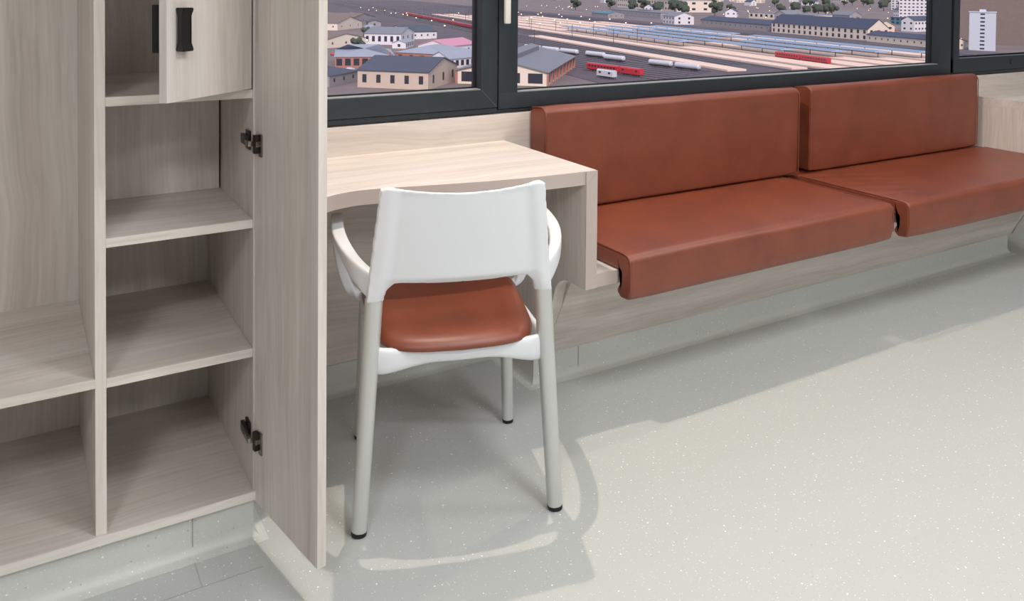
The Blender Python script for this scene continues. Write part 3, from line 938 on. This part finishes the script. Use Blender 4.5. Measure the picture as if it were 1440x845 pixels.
# tracks
def track(a0, b0, a1, b1, first=False):
    if key('railway_track', a0, b0) in UNSEEN: return
    sk = abs(b1 - b0) > 5
    l_, g_ = (('straight railway track slanting past the engine shed', 'slanting tracks by the engine shed') if sk else ('straight railway track in the dark yard left of the platforms', 'tracks left of the platforms') if b0 < 292 else ('straight railway track running between the pale platforms', 'tracks between the platforms') if b0 < 455 else ('straight railway track on the station side beyond the last platform', 'tracks beyond the last platform'))
    r = tag(empty('railway_track', W(a0, b0, -.04)), l_, 'track', g_)
    bm = bmesh.new(); strip(bm, a0, b0, a1, b1, 3.4, -.04, .15); obj('ballast_bed', bm, C['bed'], r)
    d = Vector((a1 - a0, b1 - b0)).normalized(); n = Vector((-d.y, d.x)) * .75
    for s in (-1, 1):
        bm = bmesh.new(); strip(bm, a0 + n.x * s, b0 + n.y * s, a1 + n.x * s, b1 + n.y * s, .16, .155, .34); obj('rail', bm, C['rail'], r)
for b in [172 + 7.3 * k for k in range(12)] + [271.5, 279, 286.5]:
    track(max(360, 662 - (b - 176) / .286, 780 if b < 182 else 0) if b < 250 else 430, b, 2300, b)
for b in (293, 312.2, 337.5, 362.2, 387.2, 413, 438.5, 462, 470, 478, 486, 494):
    track(385, b, 1900, b)

# platforms with canopies
def platform(a0, a1, b, w, k):
    r = tag(empty('platform', W((a0 + a1) / 2, b, -.04)), 'long pale station platform, ' + ('first', 'second', 'third', 'fourth', 'fifth', 'sixth', 'seventh', 'farthest')[k] + ' from the window in the row of eight', 'platform', 'platforms of the station')
    bm = bmesh.new(); strip(bm, a0, b, a1, b, w, -.04, .9); obj('deck', bm, C['plat'], r)
    for s in (-1, 1):
        bm = bmesh.new(); strip(bm, a0, b + s * (w / 2 - .5), a1, b + s * (w / 2 - .5), .9, .905, 1.0); obj('edge_line', bm, C['edge'], r)
def canopy(a0, a1, b, w):
    r = tag(empty('platform_canopy', W((a0 + a1) / 2, b, .92)), 'long blue-grey canopy roof standing on a station platform', 'canopy', 'canopies over the platforms')
    bm = bmesh.new(); strip(bm, a0, b, a1, b, w, 4.6, 5.2); strip(bm, a0 + 2, b, a1 - 2, b, w * .3, 5.2, 5.7); obj('roof', bm, C['canopy'], r)
    n = int((a1 - a0) / 24)
    for k in range(n + 1):
        a = a0 + 4 + (a1 - a0 - 8) * k / n
        bm = bmesh.new(); strip(bm, a - .2, b, a + .2, b, .4, .92, 4.59); obj('post', bm, C['mast'], r)
for k, (a0, a1, b, w) in enumerate(((395, 720, 261, 12), (396, 1300, 302.5, 10.5), (385, 1300, 325, 17), (385, 1250, 350, 16), (385, 1250, 374.5, 16), (385, 1250, 400, 17), (385, 1200, 426, 17), (400, 1000, 450, 14))):
    platform(a0, a1, b, w, k)
for a0, a1, b in ((560, 800, 325), (470, 780, 350), (450, 560, 374.5), (600, 800, 374.5), (440, 790, 400), (430, 620, 426), (650, 800, 426)):
    canopy(a0, a1, b, 12)

# trains
def coach(name, label, cat, group, body, a, b, hd, L=25.0, kind='coach', src=None):
    """hd: heading as an angle from the tracks"""
    root = empty(name, W(a, b, .35), -TA - hd + pi / 2, local=True)
    tag(root, label, cat, group)
    if src:
        for c in src.children:
            k = c.copy(); COL.objects.link(k); k.parent = root
        return root
    w = 2.9
    bm = bmesh.new()
    if kind == 'tank':
        sweep(bm, [(-L / 2, 0, 2.4), (-L / 2 + .6, 0, 2.4), (L / 2 - .6, 0, 2.4), (L / 2, 0, 2.4)], [(.9, .9), (1.5, 1.5), (1.5, 1.5), (.9, .9)], up=Vector((0, 1, 0)), seg=16)
    else:
        P = round_poly([(-w / 2, .8), (w / 2, .8), (w / 2, 3.6), (w / 4, 4.05), (-w / 4, 4.05), (-w / 2, 3.6)], [.05, .05, .3, .4, .4, .3], 2)
        add_prism(bm, P, 'x', -L / 2, L / 2)
    obj('body', bm, body, root)
    bm = bmesh.new(); add_box(bm, (-L / 2 + .3, -1.2, .45), (L / 2 - .3, 1.2, .78 if kind != 'tank' else .9)); obj('underframe', bm, C['under'], root)
    for s in (-1, 1):
        bm = bmesh.new()
        for q in (-1.2, 1.2):
            for t in (-.75, .75):
                sweep(bm, [(s * (L / 2 - 4) + q, t - .07, .42), (s * (L / 2 - 4) + q, t + .07, .42)], [(.42, .42)] * 2, seg=10, up=Vector((1, 0, 0)))
        obj('bogie', bm, C['under'], root)
    if kind in ('coach', 'loco'):
        for s in (-1, 1):
            bm = bmesh.new()
            nwin = 9 if kind == 'coach' else 2
            for q in range(nwin):
                x = (-L / 2 + 2.5) + (L - 5) * q / (nwin - 1)
                add_box(bm, (x - .8, s * 1.44 - .03, 2.1), (x + .8, s * 1.44 + .03, 3.1))
            obj('window_band', bm, C['glass'], root)
        bm = bmesh.new(); add_box(bm, (-L / 2 + .8, -.55, 4.0), (L / 2 - .8, .55, 4.18)); obj('roof_gear', bm, C['grey'], root)
    return root

g = 'coaches of the long red train'
c0 = None
for k in range(22):
    o = coach('train_coach', 'red coach of the long red train on the far tracks', 'train', g, C['red'], 748 + 26 * k, 238 + .75 * k, .03, src=c0)
    c0 = c0 or o
for k in range(2):
    coach('train_coach', 'red coach of the short red train between the platforms, near the station', 'train', 'coaches of the short red train', C['red'], 427 + 26 * k, 337.5, 0, src=c0)
hd = pi - math.atan(.286)
coach('train_coach', 'red coach with pale roof coupled behind the red locomotive, nearest to the window', 'train', None, C['red'], 407, 186.6, pi + hd, src=None)
coach('locomotive', 'short red locomotive at the head of the nearest coach', 'train', None, C['red'], 386, 192.6, pi + hd, 15, 'loco')
coach('shunting_engine', 'small pale shunting engine beside the red locomotive', 'train', None, C['white'], 379, 175.5, pi + hd, 12, 'loco')
g = 'pale goods wagons in a row'
c1 = None
for a, b in [(q, 176 + (640 - q) * .286) for q in (556, 536, 516, 490)] + [(q, 176 + (640 - q) * .286 - 8) for q in (462, 424, 404)]:
    o = coach('goods_wagon', 'pale rounded goods wagon in the row on the near tracks', 'wagon', g, C['white'], a, b, -math.atan(.286), 18, 'tank', src=c1)
    c1 = c1 or o
for k, (a0, a1) in enumerate(((636, 398), (600, 392), (570, 386), (545, 382), (515, 378), (485, 374), (458, 370), (423, 366))):
    track(a0, 176 + (640 - a0) * .286 - 8 * k, a1, 176 + (640 - a1) * .286 - 8 * k)

# buildings
def free(a, b, r):
    return all((a - x) ** 2 + (b - y) ** 2 > (r + q) ** 2 for x, y, q in OCC)

def building(label, a, b, ang, L, Wd, h, roof, rh, wm, rm, rows=1, cols=6, scols=3, cat='building', name='building', chim=0, wsz=(1.3, 1.6), ov=.5, sides=(1, 1, 1, 1), group=None, lit=False):
    kk = max(1, int(L / Wd + .5)); ca, sa = cos(radians(ang)), sin(radians(ang))
    for q in range(kk):
        t = L * ((q + .5) / kk - .5); OCC.append((a + ca * t, b + sa * t, max(Wd, L / kk) * .62))
    if key('building', a, b) in UNSEEN: return
    root = tag(empty(name, W(a, b, -.2), -TA + pi / 2 - radians(ang), local=True), label, cat, group)
    bm = bmesh.new()
    if roof == 'gable':
        add_prism(bm, [(-Wd / 2, 0), (Wd / 2, 0), (Wd / 2, h), (0, h + rh - .35), (-Wd / 2, h)], 'x', -L / 2, L / 2)
    else:
        add_box(bm, (-L / 2, -Wd / 2, 0), (L / 2, Wd / 2, h))
    obj('wall', bm, wm, root)
    bm = bmesh.new()
    if roof == 'gable':
        add_prism(bm, [(-Wd / 2 - ov, h - .1), (0, h + rh - .3), (Wd / 2 + ov, h - .1), (Wd / 2 + ov, h + .3), (0, h + rh + .1), (-Wd / 2 - ov, h + .3)], 'x', -L / 2 - ov, L / 2 + ov)
    elif roof == 'hip':
        lo = [bm.verts.new((x, y, h + .02)) for x, y in ((-L / 2 - ov, -Wd / 2 - ov), (L / 2 + ov, -Wd / 2 - ov), (L / 2 + ov, Wd / 2 + ov), (-L / 2 - ov, Wd / 2 + ov))]
        t0 = bm.verts.new((-L / 2 + Wd * .45, 0, h + rh)); t1 = bm.verts.new((L / 2 - Wd * .45, 0, h + rh))
        bm.faces.new(lo[::-1]); bm.faces.new((lo[0], lo[1], t1, t0)); bm.faces.new((lo[1], lo[2], t1)); bm.faces.new((lo[2], lo[3], t0, t1)); bm.faces.new((lo[3], lo[0], t0))
    elif roof == 'saw':
        n = rows + 3
        for k in range(n):
            x0 = -L / 2 + L * k / n; x1 = -L / 2 + L * (k + .97) / n
            add_prism(bm, [(x0, h), (x1, h), (x0 + (x1 - x0) * .3, h + rh)], 'y', -Wd / 2 - ov, Wd / 2 + ov)
    else:
        add_box(bm, (-L / 2 - ov, -Wd / 2 - ov, h + .01), (L / 2 + ov, Wd / 2 + ov, h + .5))
        add_box(bm, (-L / 8, -Wd / 6, h + .5), (L / 8, Wd / 6, h + 2.2))
    obj('roof', bm, rm, root)
    proto = {}
    def win(x, y, z, along):
        if along not in proto:
            bm = bmesh.new()
            if along: add_box(bm, (-wsz[0] / 2, -.06, -wsz[1] / 2), (wsz[0] / 2, .06, wsz[1] / 2))
            else: add_box(bm, (-.06, -wsz[0] / 2, -wsz[1] / 2), (.06, wsz[0] / 2, wsz[1] / 2))
            o = obj('window', bm, C['glass'], root); proto[along] = o
        else:
            o = proto[along].copy(); COL.objects.link(o); o.parent = root
        o.location = (x, y, z)
    for r in range(rows):
        z = h * (r + .55) / rows
        for c in range(cols):
            x = -L / 2 + L * (c + .5) / cols
            if sides[0]: win(x, -Wd / 2 - .03, z, True)
            if sides[1]: win(x, Wd / 2 + .03, z, True)
        for c in range(scols):
            y = -Wd / 2 + Wd * (c + .5) / scols
            if sides[2]: win(-L / 2 - .03, y, z, False)
            if sides[3]: win(L / 2 + .03, y, z, False)
    for k in range(chim):
        x = L * (-.3 + .6 * k / max(1, chim - 1))
        bm = bmesh.new(); add_box(bm, (x - .5, -.4, h + rh * .5), (x + .5, .4, h + rh + 1.6)); obj('chimney', bm, C['brick'], root)
    return root

# local axes: x along ang from the tracks, -y towards the window side
def bld(label, u0, u1, Wd, h, roof, rh, wm, rm, side=1, **kw):
    """front wall foot from corner u0 to corner u1 (a, b); the body lies behind it"""
    p = Vector(u0); q = Vector(u1); d = (q - p); L = d.length; d.normalize()
    n = Vector((-d.y, d.x)) * side
    c = (p + q) / 2 + n * Wd / 2
    return building(label, c.x, c.y, math.degrees(math.atan2(d.y, d.x)), L, Wd, h, roof, rh, wm, rm, **kw)

bld('grey-roofed engine shed with brick columns, nearest building in the large window', (356, 135), (435, 181), 42, 6.3, 'gable', 5.5, C['cream'], C['grey'], side=-1, rows=1, cols=8, scols=4, wsz=(6.8, 4.6), ov=1.2, name='engine_shed')
shed = bpy.data.objects['engine_shed']
bm = bmesh.new(); add_prism(bm, [(-4, 9.5), (4, 9.5), (4, 13.2), (0, 14.4), (-4, 13.2)], 'x', -30, 30); obj('roof_monitor', bm, C['grey'], shed)
for k in range(9):
    x = -45.5 + 91 * k / 8
    bm = bmesh.new(); add_box(bm, (x - .7, 21.05 if False else -22.0, 0), (x + .7, -21.1, 6.1)); add_box(bm, (x - .7, 21.1, 0), (x + .7, 22.0, 6.1)); obj('column', bm, C['brick'], shed)
WH, DK, GR, CR = C['whitew'], C['dark'], C['grey'], C['cream']
bld('white two-storey house with grey pitched roof in the left window', (647, 95), (634, 121), 40, 8.2, 'gable', 4.5, WH, GR, side=-1, rows=1, cols=6, scols=3, wsz=(2.2, 4.2))
bld('low white workshop with ridged grey roof behind the white house', (700, 138), (706, 166), 44, 6, 'gable', 5, WH, DK, side=-1, rows=1, cols=5, scols=2)
bld('long low depot with pale blue-grey roof and white windows, left window', (462, 52), (458, 84), 56, 6.2, 'hip', 5, C['brick'], C['pale'], side=-1, rows=1, cols=7, scols=5, wsz=(3.1, 3.8))
bld('brick depot wing bending away behind the dark-roofed houses', (470, 112), (500, 140), 30, 6, 'hip', 4, C['brick'], C['pale'], side=-1, rows=1, cols=9, scols=4, wsz=(2.4, 3.0))
bld('small hall with pink roof at the right edge of the left window', (528, 132), (552, 158), 24, 6, 'gable', 4, WH, C['pink'], side=-1, rows=1, cols=5, scols=2)
bld('beige gabled house with dark slate roof and three upright windows in its gable', (374, 52), (356, 80), 40, 7.6, 'gable', 5.2, C['beige'], DK, side=-1, rows=1, cols=5, scols=3, wsz=(2.0, 3.6), chim=1)
bld('dark-roofed low house left of the beige gabled house', (396, 14), (377, 40), 26, 5, 'hip', 3.5, C['greyw'], DK, side=-1, rows=1, cols=6, scols=3, chim=1)
bld('dark-roofed house with white windows right of the beige gable', (446, 112), (462, 140), 16, 5.2, 'gable', 4, C['whitew'], C['pale'], side=-1, rows=1, cols=8, scols=2, wsz=(2.2, 3))
bld('long brown-roofed shed at the far left of the yard', (880, 50), (850, 98), 60, 7, 'gable', 6, C['cream'], C['brown'], side=-1, cols=6)
bld('second brown-roofed shed beyond the lorries, left window', (1010, 95), (985, 130), 60, 7, 'gable', 5, C['greyw'], C['brown'], side=-1, cols=5)
bld('cream boundary hall at the left edge of the window', (650, 32), (610, 62), 40, 6, 'gable', 4, CR, C['brown'], side=-1, cols=6)
bld('small pale cabin by the yard road', (545, 28), (538, 44), 12, 4, 'gable', 2.5, CR, GR, side=-1, cols=3, scols=1)
# station side of the yard
bld('long station building with cream walls and steep navy roof', (749, 536), (608, 536), 24, 10, 'gable', 9, CR, C['navy'], side=-1, rows=2, cols=17, scols=3, wsz=(2.8, 3.2), chim=2, name='station_building')
bld('low station wing with navy roof at the right edge of the large window', (600, 528), (505, 520), 18, 6, 'gable', 3.5, CR, C['navy'], side=-1, cols=12, scols=2)
bld('dark-roofed hall left of the station building', (905, 545), (757, 540), 26, 7, 'gable', 4.5, C['greyw'], C['navy'], side=-1, cols=14, scols=2)
bld('white house with grey roof standing left of the dark-roofed hall', (962, 524), (925, 520), 26, 10, 'gable', 5, WH, GR, side=-1, rows=2, cols=4, scols=2, wsz=(2.6, 2.6))
bld('teal-roofed shed beyond the far platforms', (1180, 520), (1120, 520), 26, 7, 'gable', 3, C['greyw'], C['teal'], side=-1, cols=6)
bld('large cream hall on the far side of the yard, top of the large window', (1780, 850), (1400, 790), 70, 22, 'flat', 0, CR, C['greyw'], side=-1, rows=2, cols=24, scols=3, wsz=(7, 4))
bld('low grey goods hall beyond the tracks', (1280, 600), (1090, 590), 50, 9, 'flat', 0, C['greyw'], GR, side=-1, cols=12)
bld('pale apartment block beyond the station square, top right', (1560, 1440), (1440, 1480), 30, 34, 'flat', 0, WH, C['greyw'], side=-1, rows=6, cols=14, wsz=(4, 2.6))
bld('second pale apartment block, nearest the right edge of the large window', (1420, 1500), (1330, 1560), 30, 30, 'flat', 0, CR, C['greyw'], side=-1, rows=5, cols=12, wsz=(4, 2.6))
bld('low glass-fronted block on the station square', (900, 830), (800, 850), 40, 9, 'flat', 0, C['teal'], C['navy'], side=-1, rows=2, cols=14, wsz=(4, 2.6))
bld('market hall with flat grey roof behind the station', (1120, 760), (980, 770), 50, 9, 'flat', 0, CR, GR, side=-1, rows=1, cols=12, wsz=(5, 4))
bld('slim pale blue tower with one column of small windows, right window', (496, 532), (483, 544), 12, 29, 'flat', 0, C['tower'], C['tower'], side=-1, rows=10, cols=1, scols=1, wsz=(3.0, 1.2), name='tower_block')
bld('massive brown-grey block behind the pale tower', (575, 575), (515, 640), 34, 40, 'flat', 0, C['brown'], C['brown'], side=-1, rows=9, cols=10, wsz=(2.5, .8), sides=(0, 0, 1, 1))
bld('white office block at the left edge of the right window', (960, 900), (930, 930), 30, 38, 'flat', 0, WH, GR, side=-1, rows=8, cols=8, wsz=(2.6, 1.8))

# street and yard lamps, overhead line masts
rnd = random.Random(4)
def lamp_post(a, b, h, proto=[None], z0=-.2):
    if not free(a, b, 3): return
    OCC.append((a, b, 1.5))
    if key('street_lamp', a, b) in UNSEEN: return
    if proto[0] is None:
        r = empty('street_lamp', W(a, b, z0), 0, local=True)
        bm = bmesh.new(); sweep(bm, [(0, 0, 0), (0, 0, h)], [(.12, .12), (.07, .07)], seg=8); obj('pole', bm, C['mast'], r)
        bm = bmesh.new(); bmesh.ops.create_icosphere(bm, subdivisions=2, radius=.75, matrix=Matrix.Translation((0, 0, h + .3)) @ Matrix.Diagonal((1, 1, .6, 1))); obj('lamp_head', bm, C['lit'], r)
        proto[0] = r
    else:
        r = proto[0].copy(); COL.objects.link(r); r.location = W(a, b, z0)
        for c in proto[0].children:
            k = c.copy(); COL.objects.link(k); k.parent = r
    d_, p_ = where(a, b)
    tag(r, 'lit street lamp ' + d_ + ', ' + p_, 'street lamp', 'lit street lamps ' + d_ + ', ' + p_)
for b in (299.5, 325, 350, 374.5, 400, 426):
    for k in range(5): lamp_post(830 + 85 * k + rnd.uniform(-20, 20), b + 3.0, 6, z0=.92)
for k in range(110): lamp_post(rnd.uniform(700, 1700), rnd.uniform(560, 1300), 8)
for k in range(16): lamp_post(rnd.uniform(700, 1500), 175.65 + 7.3 * rnd.randint(3, 9), 8)
for a, b in ((395, 68), (430, 88), (520, 60), (600, 90), (1080, 120), (560, 52), (505, 535), (530, 560), (640, 560), (700, 600)): lamp_post(a, b, 7)
mproto = None
for k in range(26):
    a = 610 + (k % 9) * 85 + rnd.uniform(-12, 12); b = (219.5, 282.8, 309.2)[k // 9]
    if key('overhead_line_mast', a, b) in UNSEEN: continue
    if mproto is None:
        r = empty('overhead_line_mast', W(a, b, -.2), -TA, local=True); mproto = r
        bm = bmesh.new(); add_box(bm, (-.18, -.18, 0), (.18, .18, 12.5)); obj('pole', bm, C['mast'], r)
        bm = bmesh.new(); add_box(bm, (-4.5, -.08, 8.9), (4.5, .08, 9.1)); obj('cross_arm', bm, C['mast'], r)
    else:
        r = mproto.copy(); COL.objects.link(r); r.location = W(a, b, -.2)
        for c in mproto.children:
            q = c.copy(); COL.objects.link(q); q.parent = r
    q_ = ('nearest row, by the goods wagons', 'middle row, by the near platform', 'far row, beside the long platforms')[k // 9]
    tag(r, 'thin dark overhead line mast in the ' + q_, 'mast', 'overhead line masts, ' + q_)

# parked cars
cp = {}
def car(a, b, ang, col):
    if not free(a, b, 3): return
    OCC.append((a, b, 2.4))
    if key('parked_car', a, b) in UNSEEN: return
    if col not in cp:
        r = empty('parked_car', W(a, b, -.03), ang, local=True)
        bm = bmesh.new(); add_prism(bm, round_poly([(-2.2, .3), (2.2, .3), (2.2, .85), (1.3, 1.0), (.7, 1.45), (-1.2, 1.45), (-1.9, 1.0), (-2.2, .95)], .12, 2), 'y', -.85, .85); obj('body', bm, C[col], r)
        for s in (-1.35, 1.35):
            for t in (-.8, .8):
                bm = bmesh.new(); sweep(bm, [(s, t - .1, .32), (s, t + .1, .32)], [(.32, .32)] * 2, seg=10, up=Vector((1, 0, 0))); obj('wheel', bm, C['under'], r)
        cp[col] = r
    else:
        r = cp[col].copy(); COL.objects.link(r); r.location = W(a, b, -.03); r.rotation_euler = (0, 0, ang)
        for c in cp[col].children:
            q = c.copy(); COL.objects.link(q); q.parent = r
    nm = {'white': 'pale', 'red': 'red', 'navy': 'dark blue', 'grey': 'grey'}[col]
    d_, p_ = where(a, b)
    tag(r, nm + ' car parked on the tarmac, ' + p_, 'car', nm + ' parked cars ' + p_)
for k in range(46):
    if k < 18: a, b = rnd.uniform(395, 640), rnd.uniform(40, 60)
    elif k < 24: a, b = rnd.uniform(420, 450), rnd.uniform(65, 120)
    else: a, b = rnd.uniform(700, 1000), rnd.uniform(600, 800)
    car(a, b, rnd.choice((0, pi / 2)) - TA, rnd.choice(('white', 'white', 'navy', 'grey', 'red')))

# trees
tp = {}
def tree(a, b, h, label, group, var):
    if not free(a, b, h * .52): return
    OCC.append((a, b, h * .52))
    if key('tree', a, b) in UNSEEN: return
    if var not in tp:
        r = empty('tree', W(a, b, -.25), 0, local=True)
        q = random.Random(var)
        bm = bmesh.new()
        for i in range(14):
            c = Vector((q.uniform(-.32, .32), q.uniform(-.32, .32), q.uniform(.35, .85)))
            bmesh.ops.create_icosphere(bm, subdivisions=2, radius=q.uniform(.13, .22), matrix=Matrix.Translation(c))
        for v in bm.verts: v.co += v.co.normalized() * noise.noise(v.co * 14 + Vector((var, 0, 0))) * .07
        obj('foliage', bm, C['leaf'], r)
        bm = bmesh.new(); sweep(bm, [(0, 0, 0), (0, 0, .6)], [(.035, .035), (.02, .02)], seg=8); obj('trunk', bm, C['bark'], r)
        tp[var] = r
    else:
        r = tp[var].copy(); COL.objects.link(r); r.location = W(a, b, -.25)
        for c in tp[var].children:
            k = c.copy(); COL.objects.link(k); k.parent = r
    r.scale = (h, h, h)
    d_, p_ = where(a, b)
    tag(r, label + ', ' + p_, 'tree', group + ' ' + p_)
for k in range(5): tree(1165 + k * 16, 925 + k * 20, 22, 'large round tree behind the station', 'trees of the clump behind the station', k % 3)
for k in range(34): tree(rnd.uniform(1180, 1700), rnd.uniform(640, 1000) , rnd.uniform(16, 26), 'dark park tree beyond the yard', 'trees of the far park', k % 3)
for k in range(50): tree(rnd.uniform(1350, 2100), rnd.uniform(1300, 2000), rnd.uniform(16, 26), 'dark tree between distant blocks', 'trees among the distant blocks', k % 3)
for a, b in ((560, 78), (640, 88), (470, 48), (700, 105)): tree(a, b, 11, 'small tree by the depots', 'small trees by the depots', 1)
# scattered far houses
for k in range(40):
    a = rnd.uniform(1500, 2700); b = rnd.uniform(1000, 2600)
    if not free(a, b, 40): continue
    d_, p_ = where(a, b)
    building('distant pitched-roof house below the skyline, ' + p_, a, b, rnd.uniform(0, 90), rnd.uniform(25, 60), 16, rnd.uniform(9, 16), 'gable', 6, rnd.choice((CR, WH, C['greyw'])), rnd.choice((C['brown'], DK, GR)), rows=2, cols=4, scols=1, wsz=(3, 2.4), sides=(1, 0, 1, 0), group='distant houses ' + p_)

for k, (a, b, an, L, w_, h_, rf, wl) in enumerate(((560, 12, 20, 22, 12, 5, 'dark', 'greyw'), (700, 22, 70, 30, 14, 6, 'pale', 'whitew'), (760, 62, 10, 26, 14, 6, 'grey', 'cream'), (820, 128, 0, 34, 12, 4.5, 'pale', 'whitew'), (940, 148, 5, 40, 14, 5, 'dark', 'greyw'), (1120, 150, 0, 50, 16, 6, 'grey', 'cream'), (1230, 80, 30, 40, 16, 8, 'brown', 'cream'), (1380, 120, 10, 50, 18, 8, 'dark', 'whitew'), (1560, 60, 0, 50, 18, 9, 'brown', 'greyw'), (430, 20, 60, 18, 10, 4, 'pale', 'whitew'), (610, 118, 25, 24, 10, 4, 'pale', 'whitew'), (596, 140, 25, 18, 9, 3.5, 'grey', 'cream'))):
    if free(a, b, 8):
        building(('small shed with dark roof at the near left of the depots', 'pale-roofed shed near the left edge of the window', 'grey-roofed cream hall beyond the white house', 'low white store beside the yard tracks', 'grey-walled store with dark roof beside the far yard tracks', 'cream goods shed beyond the stores by the tracks', 'brown-roofed cream hall among the far sheds', 'white hall with dark roof far beyond the sheds', 'farthest brown-roofed hall on the left', 'tiny white cabin with pale roof near the parked cars', 'low white garage between depot and workshop', 'small cream garage with grey roof by the workshop')[k], a, b, an, L, w_, h_, 'gable', h_ * .5, C[wl], C[rf], rows=1, cols=max(3, int(L / 5)), scols=1, wsz=(2, 2))
for k, (a, b) in enumerate(((1010, 640), (1060, 690), (860, 640), (1180, 680), (1320, 700), (830, 700), (700, 640), (740, 720), (640, 690), (1010, 980), (1120, 1060), (1240, 1180), (900, 960))):
    if free(a, b, 21):
        d_, p_ = where(a, b)
        building(d_.capitalize() + ' town house, ' + ('cream', 'white', 'grey')[k % 3] + ' walls and ' + ('brown', 'dark', 'grey')[k % 3] + ' roof, behind the station, ' + p_.replace('seen through the', 'in').replace(' part of the large window', ' of window'), a, b, (k * 37) % 90, 34, 16, 9 + k % 3 * 3, 'gable', 5, C[('cream', 'whitew', 'greyw')[k % 3]], C[('brown', 'dark', 'grey')[k % 3]], rows=2, cols=6, scols=2, wsz=(2.4, 2), group='town houses behind the station')
